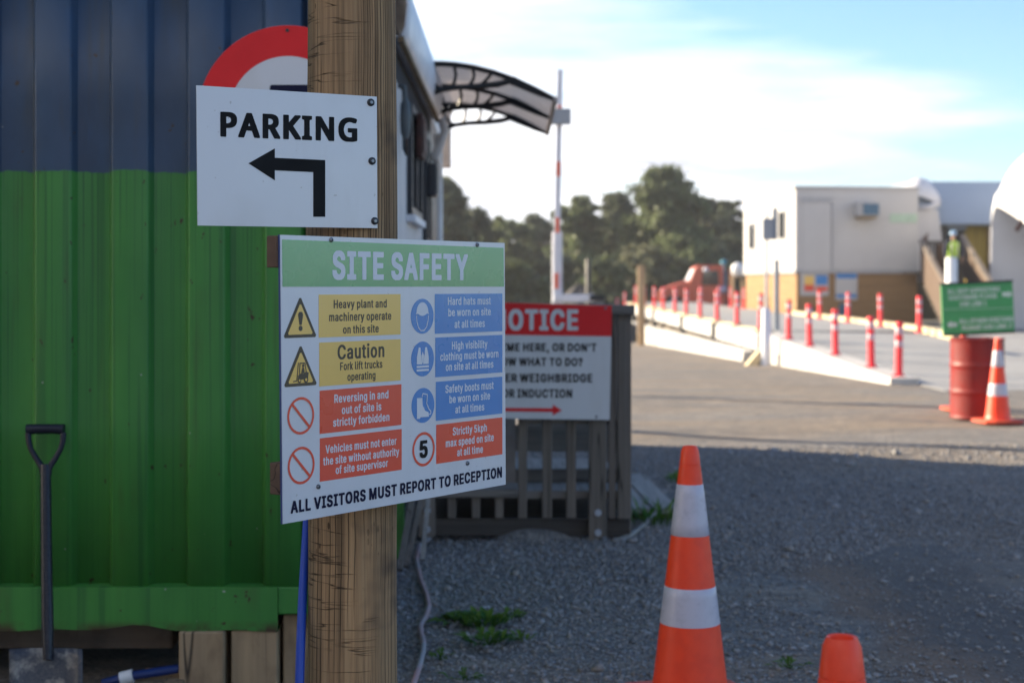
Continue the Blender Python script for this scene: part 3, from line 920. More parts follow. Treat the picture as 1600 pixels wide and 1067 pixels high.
    '20,575,-8,703,460,712,496]],"Y":[549,[493,528,484,534,468,536,368,536,348,532,328,508,236,357,137,520,125,532,88,536,4,536,-16,532,-23,520,-22,488,104,283,160,192,160,-4,164,-20,17'
    '2,-26,188,-28,280,-28,301,-24,308,-8,309,192,485,472,496,496]]," ":[198]},"M":{"5":[513,[395,513,384,519,364,521,92,521,64,513,34,257,36,245,48,239,88,234,140,233,158,237,172,248,1'
    '96,258,224,261,237,257,266,237,286,205,294,185,294,141,288,121,272,93,248,74,224,65,196,73,183,81,167,97,151,137,136,144,56,145,37,141,30,133,32,98,48,57,80,21,129,-7,168,-18,268,-'
    '19,300,-12,352,14,387,49,405,77,421,125,422,197,409,241,383,285,342,321,288,343,244,349,170,345,178,417,184,437,388,440,397,449]],"C":[570,[460,453,432,480,407,497,372,514,316,528,'
    '220,528,188,522,134,501,81,461,45,413,31,385,11,313,10,201,27,133,49,89,69,61,116,18,172,-9,220,-19,316,-19,348,-13,379,-3,428,26,472,73,494,113,502,137,502,157,495,169,468,173,400'
    ',173,382,169,376,165,357,117,328,89,280,69,256,69,236,74,196,97,168,129,142,189,134,241,138,301,146,333,164,373,188,405,220,428,248,438,264,441,288,438,336,413,361,385,376,342,384,'
    '336,476,333,500,338,506,349,498,385,480,425]],"F":[470,[400,516,388,522,368,524,56,524,28,516,26,-4,34,-12,52,-16,132,-16,151,-12,158,0,158,72,160,208,356,208,372,213,378,224,378,2'
    '80,368,289,160,292,160,436,392,439,402,448]],"H":[576,[488,516,476,522,456,524,384,524,364,516,360,304,160,304,156,516,144,522,124,524,48,524,28,516,26,0,28,-8,36,-13,132,-16,156,-'
    '8,160,216,360,216,364,-8,376,-14,396,-16,468,-16,488,-8]],"R":[508,[412,456,367,496,340,509,300,519,256,524,56,524,28,516,26,-4,34,-12,52,-16,136,-16,156,-8,158,124,160,184,220,184'
    ',304,24,328,-11,348,-16,428,-16,456,-8,456,11,354,200,384,221,412,248,430,280,438,304,442,332,438,400,430,424],[296,408,310,380,314,344,304,312,288,288,264,275,228,268,160,268,158,'
    '284,160,440,248,436,272,428]],"S":[506,[406,459,374,490,329,515,286,526,238,531,166,526,118,512,78,490,47,459,29,427,20,395,21,347,29,319,43,295,70,268,124,239,278,190,303,171,312,'
    '151,312,127,303,103,282,83,258,71,222,63,190,71,166,83,150,99,136,139,129,147,106,151,22,149,9,139,8,111,13,91,31,55,51,31,76,11,134,-14,174,-21,278,-21,310,-15,366,8,414,51,432,83'
    ',440,115,440,167,436,183,414,223,378,254,329,279,218,311,178,328,158,343,148,363,148,387,162,415,186,434,218,443,238,442,274,427,295,407,306,372,314,366,338,363,422,366,432,375,432'
    ',403,428,419]],"V":[539,[492,516,480,522,460,524,384,524,365,516,240,163,116,516,104,522,84,524,8,524,-11,516,-13,496,27,388,173,-8,196,-16,296,-14,308,-8,326,36,486,476,494,500]],'
    '"a":[449,[346,339,313,371,286,385,250,395,218,399,162,399,96,383,58,363,27,331,13,307,8,291,11,283,78,261,114,260,130,267,154,300,178,312,198,315,214,310,229,299,240,279,244,255,24'
    '0,247,230,243,134,231,86,219,56,207,39,195,11,167,1,143,1,71,15,39,35,15,72,-9,114,-20,206,-20,246,-8,274,-13,342,-12,361,-9,368,3,368,279,360,315],[244,159,244,135,236,107,210,75,'
    '188,63,170,61,136,75,124,95,124,111,130,127,138,136,178,152]],"b":[484,[376,340,339,372,305,389,281,395,209,400,149,386,144,516,121,524,45,524,26,520,19,508,19,120,19,4,21,-4,29,-9'
    ',117,-12,141,-4,185,-20,273,-20,313,-9,339,4,372,32,392,60,414,112,422,156,423,220,418,248,406,288],[273,280,295,220,295,160,287,128,269,92,249,73,229,64,217,63,189,76,169,99,159,1'
    '16,147,156,147,224,168,280,181,296,205,311,221,315,249,304]],"c":[455,[370,332,326,371,282,390,226,400,146,394,90,371,42,328,17,280,5,236,4,144,9,120,34,60,78,13,118,-9,170,-20,262'
    ',-19,309,-4,334,12,366,40,378,56,396,96,394,108,378,117,326,130,290,131,274,124,258,92,238,73,210,62,186,67,154,96,140,124,128,168,128,208,140,252,154,280,178,304,194,312,206,315,2'
    '38,304,258,284,270,260,286,250,326,249,381,264,392,276,392,288]],"d":[484,[402,516,390,522,370,524,302,523,282,516,278,386,218,400,174,400,138,394,90,375,42,332,17,284,5,240,4,140,'
    '17,92,34,56,50,36,74,13,100,-4,150,-20,242,-20,282,-5,306,-12,378,-12,402,-4],[254,284,268,256,280,208,276,148,258,100,242,80,224,68,206,63,182,69,162,84,154,96,136,132,128,168,132'
    ',232,150,276,170,300,206,315,226,308]],"e":[463,[366,332,322,371,278,390,222,400,178,399,146,394,104,380,82,367,42,328,17,280,9,256,4,232,4,144,9,120,34,60,74,16,110,-5,162,-20,258'
    ',-20,294,-12,326,1,350,17,374,40,396,80,394,96,382,105,330,118,290,119,274,112,262,88,246,73,214,61,198,64,178,72,154,92,140,116,130,156,374,156,398,161,404,172,400,252,388,292],[2'
    '49,292,262,272,274,236,138,236,134,236,132,244,142,268,178,307,206,315,230,307]],"f":[313,[270,528,254,537,218,544,154,544,112,532,90,519,63,492,53,472,46,392,-10,391,-22,387,-27,3'
    '80,-25,320,-10,313,46,312,48,308,48,0,54,-11,74,-16,146,-16,165,-12,172,-4,172,308,174,312,246,314,258,320,260,328,258,384,238,392,174,392,172,420,180,444,190,456,238,456,258,464,2'
    '72,504]],"g":[485,[402,385,382,393,310,393,278,385,230,397,158,397,130,392,88,373,66,357,46,337,17,285,4,237,5,141,17,97,42,53,70,26,96,9,138,-5,174,-10,218,-10,280,1,280,-15,272,-'
    '43,258,-63,226,-79,210,-83,194,-80,162,-67,129,-31,86,-27,72,-31,22,-63,21,-79,30,-95,78,-138,126,-157,154,-162,258,-162,306,-152,354,-126,378,-103,396,-71,404,-35],[254,285,272,24'
    '9,280,213,280,169,262,113,242,89,206,74,178,83,162,93,154,105,136,137,128,173,132,233,150,277,162,294,198,313,226,308]],"h":[470,[356,352,327,376,281,395,209,400,149,386,144,516,13'
    '3,522,113,524,41,524,21,516,19,-4,26,-12,41,-16,137,-13,146,-4,147,40,147,244,151,260,164,288,177,300,200,312,217,312,245,296,263,256,265,-8,277,-14,297,-16,369,-16,388,-8,391,256,'
    '378,316]],"i":[226,[145,384,125,392,45,392,27,388,20,380,22,-8,41,-16,121,-16,140,-12,147,-4],[149,516,128,532,113,536,57,536,35,528,12,504,12,464,22,448,47,432,65,428,109,429,136,'
    '440,153,456,159,472,159,496]],"k":[440,[388,384,365,392,277,392,258,388,149,280,144,516,133,522,113,524,41,524,21,516,19,-4,25,-11,37,-15,93,-16,133,-14,146,-4,149,136,253,4,270,-1'
    '2,289,-16,377,-16,400,-8,400,12,236,216,388,368]],"l":[249,[144,514,125,521,45,521,26,518,19,510,19,82,23,50,33,26,61,-1,82,-10,101,-14,185,-14,199,-10,210,2,210,26,200,62,185,69,1'
    '53,69,147,82]],"m":[669,[564,348,523,384,469,400,393,398,358,388,321,364,299,384,249,400,185,399,141,385,121,392,49,392,21,384,19,-4,26,-12,41,-16,133,-14,144,-8,147,0,147,256,151,'
    '268,160,288,176,304,201,315,217,308,233,292,241,269,245,-8,257,-14,277,-16,345,-16,364,-8,367,252,375,280,384,296,397,307,417,315,433,311,449,300,463,272,465,-7,489,-16,577,-14,588'
    ',-8,591,0,591,264,586,300]],"n":[469,[356,352,341,367,303,388,249,400,201,399,173,394,145,383,113,392,41,392,21,384,21,-8,33,-14,53,-16,125,-16,144,-8,147,168,147,244,164,288,177,3'
    '00,201,312,218,312,245,296,263,256,263,-4,270,-12,289,-16,369,-16,388,-8,391,256,378,316]],"o":[475,[370,332,342,359,301,384,234,399,186,400,146,394,116,384,74,360,34,316,17,280,4,'
    '232,4,144,9,120,18,92,46,44,92,4,118,-9,158,-20,266,-18,309,-4,346,20,370,44,386,68,408,124,412,148,412,228,408,252,394,291],[262,280,280,240,288,200,284,152,266,104,242,76,210,62,'
    '182,69,154,96,140,124,128,168,132,228,154,280,178,304,206,315,230,308]],"p":[484,[384,329,333,376,277,396,185,397,145,382,133,390,113,393,41,393,21,385,19,-135,21,-151,37,-158,117,'
    '-159,139,-155,147,-143,149,-9,169,-17,201,-23,257,-23,289,-17,337,2,380,41,410,97,423,157,423,217,418,249,406,289],[269,285,287,249,295,221,295,157,279,109,249,73,221,62,193,73,180'
    ',81,172,93,155,125,147,157,147,221,155,253,166,277,189,302,213,313,241,308]],"r":[319,[272,388,253,399,197,400,161,394,141,386,117,392,49,392,21,384,19,-4,26,-12,45,-16,125,-16,144'
    ',-8,147,252,156,276,177,299,209,311,253,308,272,316]],"s":[424,[335,340,290,380,264,390,216,399,164,400,128,394,96,385,64,368,32,336,18,308,14,260,18,240,32,212,60,185,93,168,200,1'
    '40,220,131,228,124,236,104,232,88,216,72,184,60,143,76,127,108,116,117,72,119,24,110,8,100,6,92,6,76,20,48,36,24,60,5,88,-9,128,-20,240,-19,276,-9,315,12,347,44,361,76,361,136,347,'
    '168,324,191,286,212,164,245,149,256,142,272,142,284,156,304,168,312,188,317,212,308,224,296,236,272,248,266,288,264,332,274,351,284,354,292,349,316]],"t":[287,[234,384,214,391,158,'
    '392,156,472,146,481,122,484,58,484,38,479,33,472,30,392,-10,391,-25,384,-25,320,-14,314,30,312,32,308,32,72,36,56,47,32,63,12,80,0,114,-14,218,-16,233,-12,242,-4,244,16,234,56,214,'
    '67,170,67,164,72,156,96,156,308,158,312,218,313,234,320]],"u":[470,[388,387,377,393,357,395,285,394,265,387,263,131,245,91,229,76,205,66,181,72,160,91,147,127,144,387,117,395,45,39'
    '5,25,390,19,379,19,307,19,143,23,131,23,95,45,39,77,7,101,-6,141,-17,225,-17,265,-4,293,-13,377,-11,388,-5,391,3]],"v":[449,[401,384,389,390,369,392,293,392,274,384,193,171,117,384'
    ',93,392,-3,389,-12,380,-12,368,32,252,130,-4,139,-12,153,-16,249,-13,257,-8,263,4,367,276,403,372]],"w":[627,[574,384,555,392,475,392,456,388,447,380,399,207,346,384,323,392,247,39'
    '2,228,388,217,376,171,207,118,384,95,392,3,389,-7,380,-7,364,41,212,97,20,105,-4,112,-12,131,-16,207,-16,230,-8,283,177,339,-8,363,-16,451,-13,464,0,572,356,577,376]],"x":[438,[381'
    ',384,357,392,273,392,254,388,189,296,127,388,109,392,25,392,1,384,-1,372,5,360,117,196,113,184,-11,7,-11,-8,9,-16,97,-16,115,-12,125,-4,189,93,253,-4,262,-12,281,-16,365,-16,389,-8'
    ',389,8,261,192,381,368]],"y":[449,[401,387,389,393,369,395,293,394,274,387,193,170,117,383,108,391,89,395,9,394,-10,387,-13,371,-8,355,101,71,127,3,115,-41,93,-72,45,-74,30,-81,16,'
    '-129,18,-145,45,-157,137,-156,184,-137,209,-113,231,-77,287,67,403,371]]," ":[198]}}')
GLYPHS = json.loads(GLYPH_DATA)


def text_geo(body, fset='B'):
    """flat lettering from outlined glyphs: P humanist bold, B bold, M medium"""
    x, vs, fs = 0.0, [], []
    for ch in body:
        gl = GLYPHS[fset][ch]
        if len(gl) > 1:
            c = bpy.data.curves.new('lettering', 'CURVE')
            c.dimensions = '2D'
            c.fill_mode = 'FRONT'
            for lp in gl[1:]:
                n = len(lp) // 2
                sp = c.splines.new('POLY')
                sp.points.add(n - 1)
                for i in range(n):
                    sp.points[i].co = (lp[2 * i] / 1000, lp[2 * i + 1] / 1000, 0, 1)
                sp.use_cyclic_u = True
            ob = bpy.data.objects.new('lettering', c)
            me = bpy.data.meshes.new_from_object(ob)
            k = len(vs)
            vs += [(p.co[0] + x, p.co[1], 0) for p in me.vertices]
            fs += [tuple(i + k for i in p.vertices) for p in me.polygons]
            bpy.data.objects.remove(ob)
            bpy.data.curves.remove(c)
            bpy.data.meshes.remove(me)
        x += gl[0] / 1000
    return np.array(vs), fs


def cap_span(fset):
    ys = [y for lp in GLYPHS[fset]['P' if fset == 'P' else 'H'][1:] for y in lp[1::2]]
    return min(ys) / 1000, max(ys) / 1000


class Board:
    """a flat sign: origin, horizontal and vertical unit vectors, normal towards the viewer"""

    def __init__(self, o, u, v):
        self.o, self.u, self.v = Vector(o), Vector(u).normalized(), Vector(v).normalized()
        self.n = self.u.cross(self.v).normalized()
        if self.n.y > 0:
            self.n = -self.n

    def uv(self, px, py):
        d = Vector(((px - CX) / F, 1, -(py - CY) / F))
        c = Vector((0, 0, H))
        t = (self.o - c).dot(self.n) / d.dot(self.n)
        q = c + d * t - self.o
        return q.dot(self.u), q.dot(self.v)

    def at(self, a, b, lift=0):
        return self.o + self.u * a + self.v * b + self.n * lift

    def poly(self, m, pts, lift, th=.0004):
        return m.prism([self.at(a, b, lift) for a, b in pts], self.n * th)

    def flat(self, m, pts, lift):
        n = len(m.v)
        m.v += [tuple(self.at(a, b, lift)) for a, b in pts]
        m.f.append(tuple(range(n, n + len(pts))))
        return m

    def quad_px(self, m, x0, y0a, x1, y1a, lift, th=.0004):
        a, b = self.uv(x0, y0a)
        c, d = self.uv(x1, y1a)
        return self.poly(m, [(a, d), (c, d), (c, b), (a, b)], lift, th)

    def text(self, m, body, x0, x1, ybase, cap_px, lift, fset='B', slope=None):
        """text between pixels x0..x1; ybase is the baseline at mid line, or at both ends when slope is given"""
        y0, y1 = (ybase, ybase) if slope is None else (ybase, slope)
        if slope is None:
            _, va = self.uv((x0 + x1) / 2, ybase)
            _, vt = self.uv((x0 + x1) / 2, ybase - cap_px)
            vb = va
        else:
            _, va = self.uv(x0, y0)
            _, vb = self.uv(x1, y1)
            _, vt = self.uv(x0, y0 - cap_px)
        ua, _ = self.uv(x0, y0)
        ub, _ = self.uv(x1, y1)
        v, f = text_geo(body, fset)
        lo_, hi_ = cap_span(fset)
        sy = (vt - va) / (hi_ - lo_)
        lo, hi = v[:, 0].min(), v[:, 0].max()
        n = len(m.v)
        for p in v:
            t = (p[0] - lo) / (hi - lo)
            m.v.append(tuple(self.at(ua + t * (ub - ua), va + t * (vb - va) + (p[1] - lo_) * sy, lift)))
        m.f += [tuple(i + n for i in q) for q in f]
        return m


def ell(c, rx, ry, n=48, a0=0, a1=2 * PI):
    return [(c[0] + rx * math.cos(a0 + (a1 - a0) * k / n), c[1] + ry * math.sin(a0 + (a1 - a0) * k / n)) for k in range(n)]


def ring(board, m, c, ro, ri, lift, th=.0004, n=56):
    a = [board.at(c[0] + ro * math.cos(2 * PI * k / n), c[1] + ro * math.sin(2 * PI * k / n), lift + th) for k in range(n)]
    b = [board.at(c[0] + ri * math.cos(2 * PI * k / n), c[1] + ri * math.sin(2 * PI * k / n), lift + th) for k in range(n)]
    s = len(m.v)
    m.v += [tuple(p) for p in a + b]
    for k in range(n):
        j = (k + 1) % n
        m.f.append((s + k, s + j, s + n + j, s + n + k))
    return m


YR = 5.312
rc = ((450 - CX) / F * YR, H - (181 - CY) / F * YR)
rs = thing('speed_sign', 'round white sign with thick red rim fixed to the blue container wall, behind the post', 'sign', (rc[0], YR, rc[1]))
RR = 141 / F * YR
disc(MB(), rc, RR, YR, th=.003).build('sign_disc', mt['sign_matt'], rs)
disc(MB(), rc, RR * .999, YR - .0008, ri=RR * .66, th=.0005).build('red_rim', mt['ring_red'], rs)
bd = Board((rc[0], YR - .0008, rc[1]), (1, 0, 0), (0, 0, 1))
m = MB()
v, f = text_geo('5', 'B')
hh = .235
xlo, xhi, zlo, zhi = v[:, 0].min(), v[:, 0].max(), v[:, 1].min(), v[:, 1].max()
ztop = H - (133 - CY) / F * YR - rc[1]
m.add([bd.at((p[0] - xlo) / (xhi - xlo) * .172 - .078, ztop - hh + (p[1] - zlo) / (zhi - zlo) * hh, 0) for p in v], f)
m.build('numeral', mt['ink_navy'], rs, fix=False)
for px, py in ((449, 48), (449, 314)):
    q = P(px, py, YR - .001)
    MB().tube([q, q + Vector((0, -.004, 0))], .0065, 12).build('rivet', mt['screw_dark'], rs, smooth=True, auto=40)

# ------------------------------------------------------------------ round timber post
PX, PY, PR = -.3727, 3.478, .1035
pm = MB()
segs, nz = 120, 90
rows = []
for i in range(nz + 1):
    z = -.3 + 3.6 * i / nz
    row = []
    for k in range(segs + 1):
        t = 2 * PI * k / segs
        kk = (k % segs) * 2 * PI / segs
        r = PR * (1 + .012 * math.sin(2 * kk + 1 + z * .6) + .008 * math.sin(5 * kk + z * 2.2) + .004 * math.sin(11 * kk + 7 * z))
        r += .0022 * math.sin(z * 4.6 + 1.0) - .0006 * (z - 1.2)
        row.append((PX + r * math.cos(t), PY + r * math.sin(t), z))
    rows.append(row)
pm.grid(rows)
top = [rows[-1][k] for k in range(segs)]
pm.add(top, [tuple(range(segs))])
post = pm.build('timber_post', mt['post'], None, smooth=True, auto=60)
for vv in post.data.vertices:
    vv.co -= Vector((PX, PY, 0))
post.location = (PX, PY, 0)
tag(post, 'thick round weathered timber post carrying the parking and safety signs', 'post')


# ------------------------------------------------------------------ PARKING sign
def board_from(pxl, yl, pxr, yr):
    """vertical board whose left edge stands at pixel pxl, depth yl, right edge at pxr, yr"""
    a = Vector(((pxl - CX) / F * yl, yl, 0))
    b = Vector(((pxr - CX) / F * yr, yr, 0))
    return a, (b - a).normalized()


a, u = board_from(307, 2330 * .297 / 218, 589, 2330 * .297 / 204.5)
PB = Board(a + Vector((0, 0, 1.2)), u, (0, 0, 1))
pk = thing('parking_sign', 'white PARKING board with a black arrow bending left, screwed high on the timber post', 'sign', (PX, PY - PR, 1.5))
m = MB()
PB.poly(m, [PB.uv(*q) for q in ((309, 352.5), (589.7, 356.7), (588.8, 151.5), (307, 133.7))], -.0035, .0035)
m.build('panel', mt['sign_white'], pk)
m = MB()
PB.text(m, 'PARKING', 344.1, 558.2, 213.9, 39.2, .0006, 'P', 222.3)
m.build('lettering', mt['ink'], pk, fix=False)
m = MB()
z = lambda x, y: PB.uv(300 + x / 3.556, 100 + y / 3.556)
PB.flat(m, [z(313, 553), z(460, 648), z(460, 470)], .0006)
PB.flat(m, [z(460, 592), z(673, 602), z(740, 603), z(740, 535), z(460, 522)], .0006)
PB.flat(m, [z(673, 602), z(673, 850), z(740, 850), z(740, 603)], .0006)
m.build('arrow', mt['ink'], pk, fix=False)
for q in ((579.2, 160.5), (581.2, 251.9), (585.4, 345.5)):
    a, c = PB.uv(*q)
    q0 = PB.at(a, c, 0)
    s = MB().tube([q0, q0 + PB.n * .0035, q0 + PB.n * .005], [.0088, .0083, .006], 16).build('screw', mt['screw_dark'], pk, smooth=True, auto=50)
    MB().tube([q0 + PB.n * .0048, q0 + PB.n * .0058], [.0042, .0038], 6).build('screw_socket', mt['screw'], s)

# ------------------------------------------------------------------ SITE SAFETY sign
a, u = board_from(440, 2330 * .6 / 450.5, 789.3, 2330 * .6 / 376.5)
SB = Board(a + Vector((0, 0, 1.2)), u, (0, 0, 1))
sf = thing('safety_sign', 'large white SITE SAFETY board of coloured messages and symbols, on the timber post', 'sign', (PX, PY - PR, 1.2))
m = MB()
SB.poly(m, [SB.uv(*q) for q in ((441.9, 818.5), (790.2, 756.7), (788.5, 379.8), (437.8, 367))], -.004, .004)
m.build('panel', mt['sign_white'], sf)
m = MB()
for A, B in (((437.2, 366.6), (441.3, 818.7)),):
    pa, pb = SB.uv(*A), SB.uv(*B)
    SB.poly(m, [(pa[0] - .0012, pa[1]), (pb[0] - .0012, pb[1]), pb, pa], -.0042, .0040)
m.build('edge_trim', mt['sign_edge'], sf)
hb = SB.poly(MB(), [SB.uv(*q) for q in ((441.3, 448), (787.3, 447.9), (786.6, 387.4), (440.5, 374.2))], .0002).build('header_band', mt['p_green'], sf)
SB.text(MB(), 'SITE SAFETY', 519, 730.6, 437.6, 43, .0009, 'B').build('lettering', mt['p_white'], hb, fix=False)

msgs = [
    ('p_yellow', 'ink_grey', (497.8, 460.5, 525.9, 625.6, 459.4, 523.9), [('Heavy plant and', 520.9, 603.9, 481.2, 13), ('machinery operate', 513.7, 611, 500.9, 13), ('on this site', 535.5, 591.4, 520.3, 12.6)]),
    ('p_yellow', 'ink_grey', (498.6, 535, 602.5, 625.7, 530, 595.2), [('Caution', 527, 600.2, 559.8, 22.5), ('Fork lift trucks', 531, 597, 576.6, 12.5), ('operating', 542.4, 586.3, 593.4, 12.2)]),
    ('p_red', 'p_white', (499.3, 610.4, 677.9, 627, 600, 663.5), [('Reversing in and', 521.8, 606.5, 625.8, 13), ('out of site is', 533.6, 595.4, 643.9, 12.8), ('strictly forbidden', 520, 608, 661.9, 12.8)]),
    ('p_red', 'p_white', (499.6, 684.8, 751.9, 627.4, 669.8, 733.9), [('Vehicles must not enter', 508.2, 619.2, 701.4, 12.6), ('the site without authority', 504.5, 623.3, 719, 12.6), ('of site supervisor', 524, 605.8, 734.6, 12.4)]),
    ('p_blue', 'p_white', (679.3, 459, 521.2, 784.6, 459, 517.7), [('Hard hats must', 699.4, 766.5, 476.2, 12.2), ('be worn on site', 700, 766.5, 493.4, 12), ('at all times', 709.8, 757.2, 511.7, 12)]),
    ('p_blue', 'p_white', (680, 527, 589, 784.7, 523.5, 582), [('High visibility', 705.7, 761.2, 544.8, 12.2), ('clothing must be worn', 687.4, 778.3, 561, 12), ('on site at all times', 696, 770.4, 577, 12)]),
    ('p_blue', 'p_white', (680.8, 595.8, 657.5, 784.6, 588.8, 645.5), [('Safety boots must', 695.5, 770.9, 610.8, 12.2), ('be worn on site', 701.7, 765.3, 626.8, 12), ('at all times', 711, 756.3, 643.4, 12)]),
    ('p_red', 'p_white', (681.4, 663.5, 724.8, 784.7, 651.7, 709.1), [('Strictly 5kph', 707, 760.2, 676.8, 12.2), ('max speed on site', 696, 771.1, 693.6, 12), ('at all time', 713.8, 754.2, 709.8, 12)]),
]
for bg_m, tx_m, (xl, ylt, ylb, xr, yrt, yrb), lines in msgs:
    u0, v0 = SB.uv(xl, ylt)
    _, v1 = SB.uv(xl, ylb)
    u2, v2 = SB.uv(xr, yrt)
    _, v3 = SB.uv(xr, yrb)
    o = SB.poly(MB(), [(u0, (v1 + v3) / 2), (u2, (v1 + v3) / 2), (u2, (v0 + v2) / 2), (u0, (v0 + v2) / 2)], .0002).build('message_panel', mt[bg_m], sf)
    m = MB()
    for body, x0, x1, yb, cp in lines:
        SB.text(m, body, x0, x1, yb, cp, .0009, 'M')
    m.build('lettering', mt[tx_m], o, fix=False)
m = MB()
SB.text(m, 'ALL VISITORS MUST REPORT TO RECEPTION', 453.8, 784, 802.3, 19.6, .0009, 'B', 745.4)
m.build('lettering', mt['ink_navy'], sf, fix=False)


def rot(pts, c, ang):
    ca, sa = math.cos(ang), math.sin(ang)
    return [(c[0] + (x - c[0]) * ca - (y - c[1]) * sa, c[1] + (x - c[0]) * sa + (y - c[1]) * ca) for x, y in pts]


def tri_sign(apex, bl, br):
    A, B, C = SB.uv(*apex), SB.uv(*bl), SB.uv(*br)
    zb = (B[1] + C[1]) / 2
    ux = (B[0] + C[0]) / 2
    w = (C[0] - B[0]) / 2
    hgt = A[1] - zb

    def rounded(s, dz):
        pts = []
        for (x, y) in ((ux - w * s, zb + dz), (ux + w * s, zb + dz), (ux, zb + dz + hgt * s)):
            cx, cy = ux, zb + dz + hgt * s / 3
            for t in (-.05, .05):
                dx, dy = x - cx, y - cy
                pts.append((cx + dx * (1 - abs(t)) - dy * t * .9, cy + dy * (1 - abs(t)) + dx * t * .9))
        return pts
    o = SB.poly(MB(), rounded(1.06, -.001), .0002).build('pictogram', mt['ink_grey'], sf)
    o['label'] = 'yellow warning triangle with dark border'
    SB.poly(MB(), rounded(.80, hgt * .068), .0008).build('yellow_field', mt['p_yellow'], o)
    return o, ux, zb, w, hgt


o, ux, zb, w, hh = tri_sign((468.2, 466.4), (444.3, 527), (492.9, 525.4))
m = MB()
SB.flat(m, [(ux - .0035, zb + hh * .31), (ux + .0035, zb + hh * .31), (ux + .0075, zb + hh * .58), (ux + .005, zb + hh * .64), (ux, zb + hh * .655), (ux - .005, zb + hh * .64), (ux - .0075, zb + hh * .58)], .0016)
SB.flat(m, ell((ux, zb + hh * .22), .0058, .0058, 20), .0016)
m.build('symbol', mt['ink_grey'], o, fix=False)
o, ux, zb, w, hh = tri_sign((468.9, 542), (445, 603.4), (493.6, 600.4))
m = MB()
k = w / 24.0 * 1.0
fx = lambda x, y: (ux + (x - .5) * w * 1.05, zb + hh * .10 + y * hh * .50)
SB.flat(m, [fx(.30, .10), fx(.92, .10), fx(.98, .45), fx(.80, .50), fx(.66, .40), fx(.55, .42), fx(.40, .40), fx(.32, .30)], .0016)       # chassis
for A, B in (((.24, .05), (.34, 1.0)), ((.40, .40), (.44, .98)), ((.44, .95), (.74, .95)), ((.74, .95), (.82, .48)), ((0.02, .02), (.24, .05))):
    p, q = fx(*A), fx(*B)
    d = Vector((q[0] - p[0], q[1] - p[1])).normalized() * .0013
    SB.flat(m, [(p[0] - d.y, p[1] + d.x), (p[0] + d.y, p[1] - d.x), (q[0] + d.y, q[1] - d.x), (q[0] - d.y, q[1] + d.x)], .0017)
SB.flat(m, [fx(.50, .42), fx(.72, .42), fx(.68, .72), fx(.58, .74)], .0018)
SB.flat(m, ell(fx(.63, .82), .0032, .0036, 16), .0018)
SB.flat(m, ell(fx(.40, .06), .0055, .0055, 18), .0019)
SB.flat(m, ell(fx(.80, .08), .0068, .0068, 18), .0019)
m.build('symbol', mt['ink_grey'], o, fix=False)
m = MB()
SB.flat(m, ell(fx(.40, .06), .0025, .0025, 14), .0024)
SB.flat(m, ell(fx(.80, .08), .0032, .0032, 14), .0024)
m.build('wheel_centre', mt['p_yellow'], o, fix=False)

for cx_, cy_ in ((469.8, 649.4), (470.5, 726.9)):
    c = SB.uv(cx_, cy_)
    R = .0395
    o = ring(SB, MB(), c, R, R * .86, .0004).build('pictogram', mt['p_red'], sf, fix=False)
    o['label'] = 'red prohibition ring with a diagonal bar'
    bar = rot([(c[0] - R * .9, c[1] - .0030), (c[0] + R * .9, c[1] - .0030), (c[0] + R * .9, c[1] + .0030), (c[0] - R * .9, c[1] + .0030)], c, math.radians(-45))
    SB.flat(MB(), bar, .0010).build('symbol', mt['p_red'], o, fix=False)
blues = []
for cx_, cy_ in ((659.6, 494.1), (660.1, 560.7), (660.8, 633.2)):
    c = SB.uv(cx_, cy_)
    o = SB.poly(MB(), ell(c, .0405, .0405, 56), .0002).build('pictogram', mt['p_blue'], sf)
    o['label'] = 'blue mandatory disc'
    blues.append((o, c))


def strip(m, pts, wd, lift, closed=False):
    n = len(pts)
    for i in range(n if closed else n - 1):
        p, q = pts[i], pts[(i + 1) % n]
        d = Vector((q[0] - p[0], q[1] - p[1]))
        if d.length < 1e-7:
            continue
        d = d.normalized() * wd / 2
        SB.flat(m, [(p[0] - d.y, p[1] + d.x), (p[0] + d.y, p[1] - d.x), (q[0] + d.y, q[1] - d.x), (q[0] - d.y, q[1] + d.x)], lift + i * .000004)
    return m


o, c = blues[0]
S = .0405
q = lambda x, y: (c[0] + x * S, c[1] + y * S)
m = MB()
dome = [q(-.58, .12)] + [q(.52 * math.cos(t), .22 + .58 * math.sin(t)) for t in np.linspace(PI, 0, 16)] + [q(.58, .12), q(.40, .15), q(.2, .05), q(0, .02), q(-.2, .05), q(-.40, .15)]
SB.flat(m, dome, .0010)
strip(m, [q(-.52, .04), q(-.50, -.25), q(-.36, -.62), q(-.15, -.82), q(.15, -.82), q(.36, -.62), q(.50, -.25), q(.52, .04)], .0024, .0010)
m.build('symbol', mt['p_white'], o, fix=False)
o, c = blues[1]
m = MB()
SB.flat(m, [q(-.52, -.30), q(-.52, .12), q(-.36, .66), q(-.20, .66), q(-.16, .25), q(-.03, -.30)], .0010)
SB.flat(m, [q(.03, -.30), q(.16, .25), q(.20, .66), q(.36, .66), q(.52, .12), q(.52, -.30)], .0010)
SB.flat(m, [q(-.04, -.22), q(-.12, .18), q(0, .42), q(.12, .18), q(.04, -.22)], .0011)
SB.flat(m, [q(-.54, -.50), q(.54, -.50), q(.54, -.38), q(-.54, -.38)], .0010)
SB.flat(m, [q(-.54, -.70), q(.54, -.70), q(.54, -.58), q(-.54, -.58)], .0010)
m.build('symbol', mt['p_white'], o, fix=False)
o, c = blues[2]
m = MB()
SB.flat(m, [q(-.55, -.62), q(-.55, .44), q(-.08, .44), q(-.05, 0.0), q(.18, -.32), q(.46, -.42), q(.50, -.62)], .0010)
